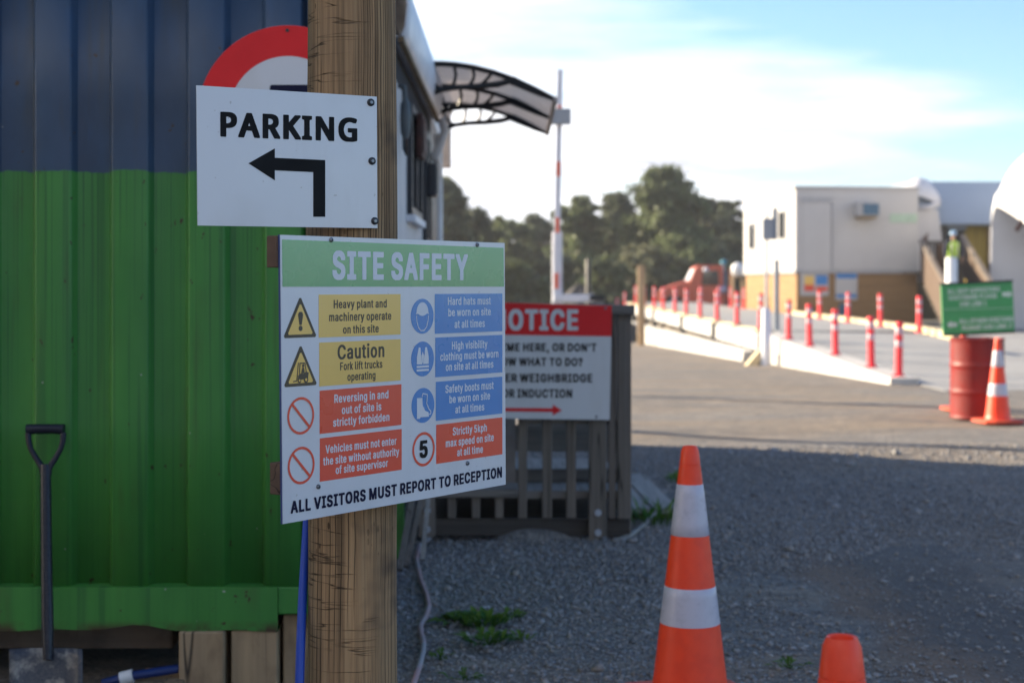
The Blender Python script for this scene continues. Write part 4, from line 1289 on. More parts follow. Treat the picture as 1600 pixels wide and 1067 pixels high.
SB.flat(m, [q(-.55, -.74), q(-.30, -.74), q(-.25, -.66), q(.50, -.68), q(.50, -.62), q(-.55, -.62)], .0011)
strip(m, [q(-.10, .50), q(-.05, .68), q(.36, .60), q(.30, .10), q(.48, -.22), q(.66, -.38), q(.66, -.52), q(.52, -.54)], .0026, .0013)
m.build('symbol', mt['p_white'], o, fix=False)
c = SB.uv(661.7, 701.5)
o = ring(SB, MB(), c, .0398, .0335, .0004).build('pictogram', mt['p_red'], sf, fix=False)
o['label'] = 'red ring round a black numeral 5'
v, f = text_geo('5', 'B')
lo, hi = v.min(0), v.max(0)
MB().add([SB.at(c[0] - .0145 + (p[0] - lo[0]) / (hi[0] - lo[0]) * .029, c[1] - .0205 + (p[1] - lo[1]) / (hi[1] - lo[1]) * .041, .0009) for p in v], f).build('symbol', mt['ink'], o, fix=False)
for q_ in ((517, 375), (745.2, 382.7), (497, 760), (730, 723.4)):
    a, c = SB.uv(*q_)
    q0 = SB.at(a, c, 0)
    s = MB().tube([q0, q0 + SB.n * .003, q0 + SB.n * .0045], [.0055, .005, .0036], 14).build('screw', mt['screw'], sf, smooth=True, auto=50)
    MB().tube([q0 + SB.n * .0044, q0 + SB.n * .0050], [.0024, .0022], 6).build('screw_socket', mt['screw_dark'], s)

# timber battens the safety board is screwed to
for (xa, yt, yb, lab) in ((434, 368, 418, 'upper brown timber batten behind the safety board'), (439, 724, 774, 'lower brown timber batten behind the safety board')):
    ua, va = SB.uv(xa, yt)
    _, vb = SB.uv(xa, yb)
    ub, _ = SB.uv(775, 500)
    m = MB()
    SB.poly(m, [(ua, vb), (ub, vb), (ub, va), (ua, va)], -.034, .0295)
    tag(m.build('timber_batten', mt['wood_warm'], bev=.0025), lab, 'batten', 'battens behind the safety board')

# ------------------------------------------------------------------ blue pipe, shovel, hose
pts = [(487, 690, 3.66), (484, 760, 3.60), (479, 830, 3.53), (472, 950, 3.44), (468, 1067, 3.38), (464, 1200, 3.34), (459, 1330, 3.31)]
pts = [P(*q) for q in pts] + [Vector((-.485, 3.30, .03)), Vector((-.47, 3.22, .012)), Vector((-.40, 3.05, .012))]
fine = []
for i in range(len(pts) - 1):
    p0, p1, p2, p3 = pts[max(i - 1, 0)], pts[i], pts[i + 1], pts[min(i + 2, len(pts) - 1)]
    for t in np.linspace(0, 1, 6, endpoint=False):
        fine.append(.5 * ((2 * p1) + (p2 - p0) * t + (2 * p0 - 5 * p1 + 4 * p2 - p3) * t * t + (3 * p1 - p0 - 3 * p2 + p3) * t ** 3))
fine.append(pts[-1])
tag(MB().tube(fine, .0105, 14).build('blue_pipe', mt['blue_pipe'], smooth=True, auto=60), 'bright blue water pipe hanging down the left side of the timber post', 'pipe')

sh = thing('shovel', 'dark D handled shovel leaning against the green container wall', 'shovel', P(72, 1100, 4.98))
YT, YB = 5.26, 5.02
gy = lambda py: YT + (YB - YT) * (py - 662) / (1067 - 662.0)
L = lambda px, py: P(px, py, gy(py))
MB().tube([L(42, 671), L(55, 670), L(86, 670), L(100, 671)], [.019, .0175, .0175, .019], 16).build('grip', mt['steel_black'], sh, smooth=True, auto=50)
m = MB()
for sx_ in (-1, 1):
    xs_ = [71.5 + sx_ * d for d in (27.5, 26.5, 23, 15, 5.5, 3.5)]
    ys_ = (676, 690, 702, 716, 730, 745)
    m.tube([L(x, y) for x, y in zip(xs_, ys_)], [.0115, .0105, .010, .0105, .012, .011], 10)
m.build('handle_yoke', mt['steel_black'], sh, smooth=True, auto=60)
m = MB().tube([L(71, 726), L(71.5, 760), L(73, 900), L(74.5, 980), L(75, 1030)], [.0175, .0185, .0195, .0205, .016], 16)
m.build('shaft', mt['shaft'], sh, smooth=True, auto=60)
rows = []
for i in range(9):
    py = 1013 + i * 16.0
    row = []
    for k in range(13):
        t = -1 + 2 * k / 12
        wpx = 57 * (1 if i < 6 else 1 - .05 * (i - 5) ** 1.6)
        q = L(73 + t * wpx + (2 if t < 0 else 0) * 0, py + (6 if i == 8 else 0) * (1 - t * t))
        q += Vector((0, .018 * (1 - t * t) * (1 if i else .7) - .010 * abs(t) ** 6, 0))
        row.append(q)
    rows.append(row)
bl = MB().grid(rows).build('blade', mt['shovel'], sh, smooth=True, solid=.004, fix=False)

hp = [(672, 845, 8.2), (655, 857, 8.05), (651, 880, 7.7), (657, 910, 7.25), (667, 935, 6.9), (670, 952, 6.68), (666, 968, 6.47), (657, 983, 6.28), (658, 996, 6.14), (662, 1008, 6.0), (661, 1025, 5.83), (655, 1048, 5.6), (648, 1070, 5.4), (640, 1100, 5.15), (620, 1150, 4.8)]
hp = [Vector(((x - CX) / F * (H * F / (y - CY)), H * F / (y - CY), .016)) for x, y, _ in hp]
tag(MB().tube(hp, .0115, 10).build('garden_hose', mt['hose'], smooth=True, auto=60), 'faded grey and pink hose winding over the gravel right of the post', 'hose')


# ------------------------------------------------------------------ weeds and grass
def leaves_mesh(m, c, n, rad, ln, wd, up=.4):
    for i in range(n):
        a = rng.uniform(0, 2 * PI)
        r0 = rad * math.sqrt(rng.random()) * .55
        b = Vector((c[0] + r0 * math.cos(a), c[1] + r0 * math.sin(a), c[2]))
        aa = a + rng.normal(0, .6)
        l = ln * rng.uniform(.5, 1.2)
        d = Vector((math.cos(aa), math.sin(aa), up * rng.uniform(.4, 1.8)))
        d.normalize()
        s = d.cross(Vector((0, 0, 1))).normalized() * wd * rng.uniform(.6, 1.2)
        mid = b + d * l * .5 + Vector((0, 0, l * .12))
        tip = b + d * l - Vector((0, 0, l * .10))
        m.add([b, mid - s, tip, mid + s, mid - Vector((0, 0, wd * .4))], [(0, 1, 4), (1, 2, 4), (2, 3, 4), (3, 0, 4)])


def weed(pxy, n, rad, ln, wd, label, up=.4, name='weed', cat='weed'):
    Yw = H * F / (pxy[1] - CY)
    c = Vector(((pxy[0] - CX) / F * Yw, Yw, .008))
    r = thing(name, label, cat, c, 'weeds growing through the gravel')
    m = MB()
    leaves_mesh(m, c, n, rad, ln, wd, up)
    m.build('leaves', mt['leaf_weed'], r, fix=False)
    m = MB()
    for k in range(3):
        a = k * 2.1
        m.tube([c - Vector((0, 0, .01)), c + Vector((.012 * math.cos(a), .012 * math.sin(a), .04))], .0022, 5)
    m.build('stem', mt['leaf_weed'], r)


weed((757, 979), 60, .15, .085, .016, 'tallest leafy green weed in the gravel right of the hose', .9)
weed((711, 973), 26, .10, .11, .022, 'flat dark leaved weed between the hose and the tallest weed', .15)
weed((762, 1006), 46, .13, .08, .014, 'bright green weed spreading just in front of the tallest weed', .5)
weed((800, 967), 18, .07, .06, .012, 'small weed right of the tallest weed in the gravel', .5)
weed((815, 1002), 14, .06, .05, .010, 'small weed sprig right of the bright spreading weed', .6)
weed((724, 1062), 22, .10, .05, .008, 'low weed patch at the bottom edge of the photo, nearest the hose', .4)
weed((688, 1030), 14, .06, .05, .008, 'tiny weed tuft close beside the pink part of the hose', .5)
weed((1233, 1043), 22, .10, .05, .008, 'low weed patch between the two nearest traffic cones', .5)
weed((1018, 822), 46, .22, .17, .012, 'bright green grass clump at the foot of the notice enclosure', 1.6, 'grass_clump', 'grass clump')
weed((1040, 806), 24, .20, .14, .012, 'sparser grass clump between the grey planks and the nearest cone', 1.3, 'grass_clump', 'grass clump')
weed((1057, 755), 24, .14, .10, .012, 'thin grass tuft behind the nearest traffic cone', 1.2, 'grass_clump', 'grass clump')
pts = [Vector(((x - CX) / F * (H * F / (y - CY)), H * F / (y - CY), zz)) for x, y, zz in ((958, 850, .015), (985, 842, .02), (1005, 829, .03), (1022, 816, .05), (1040, 808, .04))]
tag(MB().tube(pts, [.012, .013, .012, .011, .008], 8).build('dry_stick', mt['wood_pale'], smooth=True), 'pale dry stick lying in the grass by the notice enclosure', 'stick')


# ------------------------------------------------------------------ traffic cones
def make_cone(name, label):
    r = thing(name, label, 'traffic cone', (0, 0, 0), 'orange traffic cones')
    s, c, h = .225, .075, .045
    poly = [(-s + c, -s), (s - c, -s), (s, -s + c), (s, s - c), (s - c, s), (-s + c, s), (-s, s - c), (-s, -s + c)]
    MB().prism([(x, y, .012) for x, y in poly], (0, 0, h - .012)).build('base', mt['orange_base'], r, bev=.008)
    rad = lambda z_: .0285 + (.9 - z_) * .1222
    prof = [(rad(.045) + .012, .044), (rad(.06), .062)]
    for z_ in (.10, .20, .294, .424, .596, .772):
        prof.append((rad(z_), z_))
    prof += [(rad(.835), .835), (rad(.836) - .0016, .8365), (rad(.838) - .0016, .838), (rad(.840), .8395), (rad(.886), .886), (rad(.9) - .002, .894), (.0235, .9005), (.019, .8985), (.0165, .88)]
    MB().lathe(prof, seg=56).build('cone_body', mt['orange'], r, smooth=True, auto=38)
    for a_, b_ in ((.296, .423), (.597, .771)):
        pr = [(rad(a_) + .0004, a_)] + [(rad(a_ + (b_ - a_) * t) + .0012, a_ + (b_ - a_) * t) for t in (.004, .25, .5, .75, .996)] + [(rad(b_) + .0004, b_)]
        MB().lathe(pr, seg=56, cap=False).build('reflective_band', mt['reflect'], r, smooth=True, auto=60)
    return r


cone0 = make_cone('traffic_cone', 'tall orange cone with two white bands standing alone on the near gravel')
cone0.location = ((1078 - CX) / F * 5.13, 5.13, .0)
cone0.rotation_euler.z = .3
for (x, y, rz_, lab) in (((1315.5 - CX) / F * 2.34, 2.34, .1, 'nearest traffic cone, only its orange tip showing at the bottom edge'),
                         (1558 * 0 + (1559 - CX) / F * 15.75, 15.75, .22, 'banded traffic cone standing right in front of the red drum'),
                         ((1507 - CX) / F * 17.3, 17.35, .1, 'traffic cone hidden behind the red drum, only its base showing')):
    k = copy_tree(cone0)
    k.location = (x, y, gz(x, y))
    k.rotation_euler.z = rz_
    k['label'] = lab

# ------------------------------------------------------------------ red drum and green board on it
DX, DY = (1529 - CX) / F * 16.35, 16.4
dr = thing('steel_drum', 'dark red steel drum standing on the yard under the green board', 'drum', (DX, DY, 0))
pr = [(.275, 0), (.288, .004), (.292, .012), (.286, .022), (.286, .05), (.286, .24), (.286, .27), (.292, .282), (.294, .293), (.292, .304), (.286, .315), (.286, .345), (.286, .53), (.286, .56), (.292, .572), (.294, .583), (.292, .594), (.286, .605), (.286, .635), (.286, .825), (.286, .855), (.292, .868), (.292, .878), (.284, .882), (.280, .870), (.02, .868)]
MB().lathe(pr, (DX, DY, 0), 64).build('drum_shell', mt['drum'], dr, smooth=True, auto=50)
for (dx, dy, r_) in ((.14, .12, .03), (-.17, -.06, .018)):
    MB().lathe([(r_, .866), (r_, .878), (r_ * .8, .882)], (DX + dx, DY + dy, 0), 20).build('bung', mt['drum'], dr, smooth=True, auto=40)
gb_y = 16.15
GB = Board(P(1474, 524, gb_y), P(1587, 518.5, gb_y + .03) - P(1474, 524, gb_y), (0.03, 0, 1))
GB = Board(GB.o, GB.u, GB.u.cross(Vector((0, 1, 0))) * (1 if GB.u.cross(Vector((0, 1, 0))).z > 0 else -1))
gs = thing('lane_sign', 'green direction board with two arrows resting on top of the red drum', 'sign', (DX, gb_y, .88))
W_, H_ = .785, .545
m = MB()
GB.poly(m, [(0, .012), (W_, .012), (W_, H_), (0, H_)], -.025, .024)
m.build('panel', mt['sign_green'], gs)
m = MB()
GB.poly(m, [(-.006, H_), (W_ + .006, H_), (W_ + .006, H_ + .02), (-.006, H_ + .02)], -.05, .06)
m.build('top_frame', mt['iron'], gs)
m = MB()
GB.poly(m, [(0.01, -.012), (W_ + .004, -.012), (W_ + .004, .012), (0.01, .012)], -.05, .058)
m.build('bottom_frame', mt['iron'], gs)
zz = lambda x, y: GB.uv(1450 + x / 4.447, 430 + y / 4.447)


def gtext(m, body, x0, x1, yb, cap):
    GB.text(m, body, 1450 + x0 / 4.447, 1450 + x1 / 4.447, 430 + yb / 4.447, cap / 4.447, .0035, 'B')


m = MB()
gtext(m, 'ALL SKIP DEPOSITORS', 135, 500, 121, 33)
gtext(m, 'CUSTOMERS PLEASE', 142, 480, 166, 33)
gtext(m, 'USE LINE 1', 222, 408, 213, 33)
gtext(m, 'ALL OTHER VISITORS', 218, 592, 328, 33)
gtext(m, 'PLEASE USE LINE 2', 237, 582, 375, 33)
m.build('lettering', mt['text_pale'], gs, fix=False)
m = MB()
for (xa, xb, yc, s_) in ((588, 515, 132, 1), (130, 200, 343, -1)):
    tip, tail = xa, xb
    GB.flat(m, [zz(tail, yc - 14), zz(tail, yc + 14), zz(tip - s_ * 30, yc + 14), zz(tip - s_ * 30, yc + 26), zz(tip, yc), zz(tip - s_ * 30, yc - 26), zz(tip - s_ * 30, yc - 14)], .0035)
m.build('arrow', mt['text_pale'], gs, fix=False)
m = MB()
GB.flat(m, [zz(108, 236), zz(605, 226), zz(605, 229), zz(108, 239)], .003)
m.build('divider_line', mt['text_pale'], gs, fix=False)
m = MB()
m.beam(GB.at(.2, 0, -.10), GB.at(.2, H_, -.07), .04, .04).beam(GB.at(.6, 0, -.10), GB.at(.6, H_, -.07), .04, .04)
m.build('back_prop', mt['wood_dark'], gs)

# ------------------------------------------------------------------ timber enclosure with the NOTICE board
EN = thing('timber_enclosure', 'grey slatted timber landing and railing by the cabin, with the notice board on it', 'railing', (.05, 8.9, 0))
YE = 8.5
ex = lambda px, y=YE: (px - CX) / F * y
ez = lambda py, y=YE: H - (py - CY) / F * y


def ebox(name, xa, xb, ya, yb, y0, y1, m='wood_grey', bev=.004):
    return MB().box(ex(xa), ex(xb), y0, y1, ez(yb), ez(ya)).build(name, mt[m], EN, bev=bev)


ebox('bottom_beam', 653, 985, 811, 838, YE + .025, YE + .075, 'wood_dark')
ebox('post', 654, 680, 765, 837, YE - .035, YE + .024)
cp = ebox('post', 919.7, 947, 488, 842, YE - .035, YE + .024)
ebox('post', 976, 987, 491, 836, YE + .03, YE + .11)
for px, py, par in ((667, 797, 0), (667, 827, 0), (934, 801, 1), (934, 832, 1)):
    q = P(px, py, YE - .035)
    MB().tube([q, q + Vector((0, -.010, 0))], [.021, .017], 12).build('bolt', mt['galv'], EN, smooth=True, auto=40)
for i, px in enumerate((699.5, 737, 773.5)):
    ebox('picket', px, px + 13, 776, 809.5, YE, YE + .022)
for px, wd in ((809.5, 14), (847.5, 15), (884.5, 15.5)):
    ebox('picket', px, px + wd, 491, 809.5, YE, YE + .022)
ebox('picket', 951, 962, 491, 810, YE + .0, YE + .024)
ebox('picket', 965, 978.5, 491, 810, YE - .012, YE + .024)
ebox('tread', 655, 808, 763, 776, YE - .03, YE + .26, 'wood_grey_h')
ebox('cap_rail', 792, 991, 476.5, 491, YE - .05, YE + .085, 'wood_grey_h')
ebox('middle_rail', 812, 975, 655, 664, YE + .024, YE + .07, 'wood_grey_h')
ebox('middle_rail', 812, 975, 768, 780, YE + .024, YE + .07, 'wood_grey_h')
for ya, yb in ((664, 706), (733, 770)):
    MB().box(ex(806), ex(978), YE + .62, YE + .65, ez(yb, YE + .6), ez(ya, YE + .6)).build('back_board', mt['wood_grey_h'], EN, bev=.004)
MB().box(ex(660), ex(978), YE + .28, YE + 1.9, ez(785), ez(776)).build('deck', mt['wood_pale'], EN)
MB().box(ex(655), ex(806), YE + .50, YE + .53, ez(757, YE + .5), ez(640, YE + .5)).build('pale_panel', mt['panel_beige'], EN)
m = MB().box(ex(976), ex(987), YE + 1.85, YE + 1.93, 0, 1.33)
m.build('post', mt['wood_grey'], EN)
MB().beam((ex(981.5), YE + .11, 1.30), (ex(981.5), YE + 1.85, 1.30), .09, .035).build('side_rail', mt['wood_grey'], EN)
for k in range(9):
    y_ = YE + .2 + k * .19
    MB().box(ex(980), ex(983.5), y_, y_ + .06, ez(810), 1.283).build('picket', mt['wood_grey'], EN)
m = MB()
for k in range(8):
    yy = YE + .1 + k * .24
    m.box(ex(700), ex(960), yy, yy + .05, .02, .06)
MB().box(ex(658), ex(975), YE + .30, YE + 1.9, .03, .08).build('under_frame', mt['wood_dark'], EN)

NB = Board(P(717, 654, YE - .085), (1, .012, -.004), (.004, 0, 1))
nt = thing('notice_sign', 'white NOTICE board with red header and red arrow, fixed to the timber railing', 'sign', (ex(836), YE - .05, 1.0))
m = MB()
NB.poly(m, [NB.uv(*q) for q in ((717, 653), (952.6, 655.8), (956, 477.6), (717, 470.5))], -.006, .006)
m.build('panel', mt['sign_matt'], nt)
hd = NB.poly(MB(), [NB.uv(*q) for q in ((717.2, 522), (955.2, 525.6), (955.9, 477.8), (717.2, 470.8))], .0004).build('header_band', mt['ring_red'], nt)
NB.text(MB(), 'NOTICE', 769, 903.3, 516.2, 33, .002, 'B').build('lettering', mt['sign_matt'], hd, fix=False)
m = MB()
NB.text(m, "FIRST TIME HERE, OR DON'T", 729, 932, 549, 13, .001, 'B')
NB.text(m, 'KNOW WHAT TO DO?', 763, 910.3, 571.8, 13, .001, 'B')
NB.text(m, 'ENTER WEIGHBRIDGE', 758, 925.6, 597.2, 13.4, .001, 'B')
NB.text(m, 'FOR INDUCTION', 776, 894, 621.3, 13.4, .001, 'B')
m.build('lettering', mt['ink'], nt, fix=False)
m = MB()
NB.flat(m, [NB.uv(740, 637), NB.uv(740, 642), NB.uv(864.5, 643.5), NB.uv(864.5, 637.5)], .001)
NB.flat(m, [NB.uv(863.5, 632), NB.uv(863.5, 649), NB.uv(878, 640.8)], .0012)
m.build('arrow', mt['ring_red'], nt, fix=False)
for q_ in ((946, 482), (932, 651)):
    a, c = NB.uv(*q_)
    q0 = NB.at(a, c, 0)
    MB().tube([q0, q0 + NB.n * .004], [.008, .006], 10).build('screw', mt['screw'], nt, smooth=True)

# low mound of gravel swept under the landing
mo = MB()
mo.grid([[(ex(835) + math.cos(t) * r * .26, YE + .06 + math.sin(t) * r * .14, .07 * (1 - r * r)) for t in np.linspace(0, 2 * PI, 25)] for r in np.linspace(0, 1, 6)])
tag(mo.build('gravel_mound', mt['ground'], smooth=True, fix=False), 'low swept mound of gravel under the bottom beam of the railing', 'gravel mound')

# grey planks lying right of the enclosure
pl = thing('plank_ramp', 'pale grey planks lying sloped beside the timber enclosure', 'ramp', (.86, 9.6, 0))
for k, (xa, xb) in enumerate(((.72, .86), (.875, 1.03))):
    q0, q1 = Vector(((xa + xb) / 2, 9.22, .062)), Vector(((xa + xb) / 2 - .09, 10.6, .10))
    MB().beam(q0, q1, xb - xa, .032).build('plank', mt['wood_pale'], pl, bev=.003)
MB().beam((.66, 10.2, .035), (1.0, 10.2, .035), .08, .085).build('bearer', mt['wood_dark'], pl)
MB().beam((.70, 9.35, .021), (1.02, 9.35, .021), .06, .043).build('bearer', mt['wood_dark'], pl)

# battens leaning against the cabin base
for (p, q, w_, lab, mm) in (((-.575, 7.62, 0), (-.525, 7.96, .36), .035, 'grey batten leaning by the cabin corner, nearest the round post', 'wood_grey'),
                           ((-.545, 7.70, 0), (-.47, 8.02, .40), .028, 'thin grey batten leaning right beside the one nearest the post', 'wood_grey'),
                           ((-.475, 7.9, 0), (-.455, 8.1, .30), .024, 'short pale batten end leaning by the railing post', 'wood_pale')):
    tag(MB().beam(p, q, w_, .02, (0, -1, 0)).build('leaning_batten', mt[mm], bev=.002), lab, 'batten', 'battens leaning at the cabin corner')
m = MB().box(-.64, -.575, 7.93, 7.97, .0, .36)
tag(m.build('green_marker_board', mt['green_board'], bev=.003), 'bright green board standing at the cabin corner just right of the round post', 'board')

# ------------------------------------------------------------------ site cabin with canopy
CW, C0, C1 = -.66, 8.02, 14.2
cb = thing('site_cabin', 'cream corrugated site cabin with dark windows and white rounded roof edge', 'cabin', (CW, C0, 0))
pts = []
y = C0
while y < C1:
    for dy, dx in ((0, 0), (.070, 0), (.085, -.022), (.125, -.022)):
        if y + dy <= C1:
            pts.append((CW + dx, y + dy))
    y += .14
MB().grid([[(a, b, z_) for a, b in pts] for z_ in (.30, 1.5, 2.82)]).build('corrugated_wall', mt['cabin'], cb, fix=False).modifiers.new('solid', 'SOLIDIFY').thickness = .003
MB().box(-4.2, CW - .03, C0 + .01, C1 + .38, .28, 3.0).build('body_shell', mt['cabin'], cb)
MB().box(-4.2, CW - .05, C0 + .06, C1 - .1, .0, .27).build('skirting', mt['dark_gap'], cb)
XF = -.60
rows = []
for y_ in np.linspace(C0 - .02, 11.95, 14):
    row = []
    for (dx, z_) in ((-.10, 2.80), (0, 2.79), (.022, 2.84), (.034, 2.96), (.024, 3.08), (-.02, 3.17), (-.12, 3.22), (-1.8, 3.32), (-3.6, 3.2)):
        row.append((XF + dx, y_, z_))
    rows.append(row)
MB().grid(rows).build('roof_edge', mt['fascia'], cb, smooth=True, fix=False).modifiers.new('solid', 'SOLIDIFY').thickness = .01
rows = []
for y_ in np.linspace(11.96, C1 + .36, 5):
    rows.append([(XF - .12 + dx, y_, z_) for (dx, z_) in ((-.10, 2.80), (0, 2.79), (.0, 2.95), (-.06, 3.04), (-.2, 3.08), (-1.8, 3.18), (-3.5, 3.1))])
MB().grid(rows).build('roof_edge', mt['fascia'], cb, smooth=True, fix=False).modifiers.new('solid', 'SOLIDIFY').thickness = .01
MB().beam((XF + .004, C0 - .02, 2.775), (XF + .004, 11.95, 2.775), .03, .030).build('gutter_lip', mt['rusty'], cb)
MB().box(CW - .02, CW + .006, C0, 12, 2.62, 2.775).build('eave_shade_band', mt['dark_gap'], cb)  # dark strip painted as the shadow under the eave


def cwin(y0, y1, z0, z1, name='window'):
    w_ = MB()
    for (a_, b_, c_, d_) in ((y0, y0 + .05, z0, z1), (y1 - .05, y1, z0, z1), (y0 + .05, y1 - .05, z0, z0 + .05), (y0 + .05, y1 - .05, z1 - .05, z1), ((y0 + y1) / 2 - .02, (y0 + y1) / 2 + .02, z0 + .05, z1 - .05)):
        w_.box(CW - .01, CW + .035, a_, b_, c_, d_)
    o = w_.build(name, mt['frame'], cb)
    MB().box(CW - .006, CW + .012, y0 + .05, y1 - .05, z0 + .05, z1 - .05).build('pane', mt['glass'], o)
    MB().box(CW, CW + .055, y0 - .01, y1 + .01, z0 - .045, z0 - .002).build('sill', mt['fascia'], o)


cwin(9.35, 10.45, 1.90, 2.60)
cwin(11.0, 11.5, 1.75, 2.60)
MB().box(CW - .01, CW + .03, 11.75, 12.65, .36, 2.45).build('door', mt['frame'], cb, bev=.004)
m = MB().tube([(XF + .03, 11.98, 2.80), (XF + .06, 12.0, 2.70), (XF + .02, 12.0, 2.58), (CW + .04, 12.02, 2.50), (CW + .034, 12.6, 2.46), (CW + .034, 12.72, 2.38)], .034, 12)
m.build('gutter_swan_neck', mt['downpipe'], cb, smooth=True, auto=60)
MB().tube([(CW + .034, 12.75, .2), (CW + .034, 12.75, 2.75)], .034, 14).build('downpipe', mt['downpipe'], cb, smooth=True, auto=60)
q = P(630, 160, 8.6)
fl = thing('flood_lamp', 'grey flood lamp hanging on the cabin wall behind the round post', 'lamp', (CW, 8.6, 2.5))
MB().tube([(CW, 8.6, 2.60), (CW + .04, 8.6, 2.60), (CW + .045, 8.6, 2.52)], .012, 8).build('bracket', mt['lamp_grey'], fl)
MB().lathe([(.018, 2.30), (.028, 2.34), (.032, 2.42), (.028, 2.50), (.012, 2.53)], (CW + .045, 8.6, 0), 18).build('lamp_body', mt['lamp_grey'], fl, smooth=True, auto=50)
MB().tube([(CW + .045, 8.62, 2.32), (CW + .04, 8.75, 2.22), (CW + .02, 8.8, 2.26), (CW + .015, 8.85, 2.6)], .008, 6).build('cable', mt['iron'], fl)
rb = thing('meter_box', 'small rust red box fixed on the cabin wall above the window', 'box', (CW, 10.0, 2.4))
MB().box(CW + .036, CW + .075, 9.75, 10.1, 2.30, 2.58).build('box_body', mt['rust_box'], rb, bev=.006)
MB().box(CW + .0755, CW + .084, 9.78, 10.07, 2.33, 2.55).build('lid', mt['rust_box'], rb, bev=.003)
bx = thing('junction_box', 'small dark box fixed on the cabin wall near the canopy', 'box', (CW, 11.2, 2.2))
MB().box(CW + .036, CW + .10, 11.05, 11.32, 2.12, 2.36).build('box_body', mt['frame'], bx, bev=.006)
MB().box(CW + .101, CW + .108, 11.08, 11.29, 2.14, 2.34).build('lid', mt['frame'], bx)
hb2 = thing('hanging_panel', 'narrow beige panel hanging beyond the cabin end under the canopy', 'panel', (-.70, 15.3, 2.9))
MB().box(-.735, -.625, 15.1, 15.35, 2.66, 3.22).build('panel_board', mt['panel_beige'], hb2, bev=.004)
MB().box(-.75, -.61, 15.08, 15.37, 3.222, 3.25).build('cap_strip', mt['rusty'], hb2)
MB().beam((-1.48, 16.03, 3.1), (-.72, 15.3, 3.1), .06, .06).build('arm', mt['wood_grey'], hb2)
up = MB().lathe([(.11, -.3), (.105, 1.5), (.09, 5.2), (.085, 5.22)], (-1.52, 16.1, 0), 20)
o = up.build('utility_pole', mt['pole_wood'], smooth=True, auto=60)
tag(o, 'wooden pole standing behind the cabin, carrying the beige panel', 'pole')

YN = 10.9
cz = lambda x, y: P(580 + x / 3.138, 60 + y / 3.138, YN)
topc = [(284, 128), (350, 128), (410, 132), (500, 145), (600, 170), (700, 205), (800, 250), (900, 302)]
lowc = [(288, 270), (350, 252), (430, 241), (530, 236), (620, 226), (700, 207)]
ribs = [[(392, 245), (408, 215), (415, 180), (408, 140)], [(478, 239), (500, 205), (505, 178), (497, 150)], [(530, 236), (560, 210), (582, 185), (588, 170)], [(590, 230), (630, 222), (670, 210), (694, 205)], [(290, 200), (320, 238), (350, 250), (385, 244)], [(288, 270), (288, 200), (286, 128)]]
cn_ = thing('door_canopy', 'curved smoky door canopy with black leaf pattern brackets on the cabin wall', 'canopy', tuple(cz(290, 200)))
bm = MB()
bm.tube([cz(*q) for q in topc], [.020, .018, .018, .018, .018, .018, .017, .012], 8)
bm.tube([cz(*q) for q in lowc], [.024, .02, .02, .022, .024, .02], 8)
bm.tube([cz(690, 207), cz(760, 238), cz(830, 272), cz(895, 302)], [.034, .030, .022, .01], 8)
for r_ in ribs:
    bm.tube([cz(*q) for q in r_], .014, 6)
b0 = bm.build('bracket', mt['iron'], cn_, smooth=True, auto=60)
for k in (1, 2):
    b = b0.copy()
    col.objects.link(b)
    b.parent = cn_
    b.location.y += 1.2 * k
dense = []
for i in range(len(topc) - 1):
    for t in np.linspace(0, 1, 5, endpoint=False):
        dense.append(cz(topc[i][0] + (topc[i + 1][0] - topc[i][0]) * t, topc[i][1] + (topc[i + 1][1] - topc[i][1]) * t - 4))
dense.append(cz(902, 298))
MB().grid([[q + Vector((0, dy, .012)) for q in dense] for dy in (-.05, .6, 1.2, 1.8, 2.45)]).build('canopy_sheet', mt['poly'], cn_, smooth=True, fix=False)
q = cz(902, 302)
MB().beam(q + Vector((0, -.05, .0)), q + Vector((0, 2.45, 0)), .03, .03).build('front_bar', mt['panel_beige'], cn_)
q = cz(284, 132)
MB().beam(q + Vector((-.01, -.05, .02)), q + Vector((-.01, 2.45, 0.02)), .03, .07).build('wall_bar', mt['iron'], cn_)

# ------------------------------------------------------------------ boom gate
YB2 = 20.0
bgt = thing('boom_gate', 'white raised boom pole with orange bands standing beyond the notice board', 'barrier', (P(866, 616, YB2).x, YB2, 0))
pa, pb = P(866.5, 600, YB2), P(875, 109, YB2)
ax = (pb - pa)
at_ = lambda py: pa + ax * ((600 - py) / (600 - 109.0))
MB().beam(at_(470), at_(109), .080, .05, (0, 1, 0)).build('boom_arm', mt['boom_white'], bgt, bev=.008)
for y0_, y1_ in ((165, 172), (253, 276), (340, 364), (427, 451)):
    MB().beam(at_(y1_), at_(y0_), .050, .056, (0, 1, 0)).build('orange_band', mt['boom_orange'], bgt)
x0_, x1_ = P(862.5, 0, YB2 + .1).x, P(878.5, 0, YB2 + .1).x
MB().box(x0_, x1_, YB2 + .06, YB2 + .2, 0.0, P(0, 362, YB2 + .1).z).build('housing', mt['boom_white'], bgt, bev=.01)
MB().box(x0_ + .02, x0_ + .55, YB2 - .05, YB2 + .05, 1.24, 1.34).build('pivot_arm', mt['boom_white'], bgt, bev=.01)
MB().box(x0_ + .50, x0_ + .70, YB2 - .07, YB2 + .06, 1.26, 1.33).build('counterweight', mt['iron'], bgt, bev=.006)
c0_, c1_ = P(861, 195, YB2 - .1), P(892, 170, YB2 - .1)
MB().box(c0_.x, c1_.x, YB2 - .14, YB2 - .045, c0_.z, c1_.z).build('sensor_box', mt['box_grey'], bgt, bev=.01)

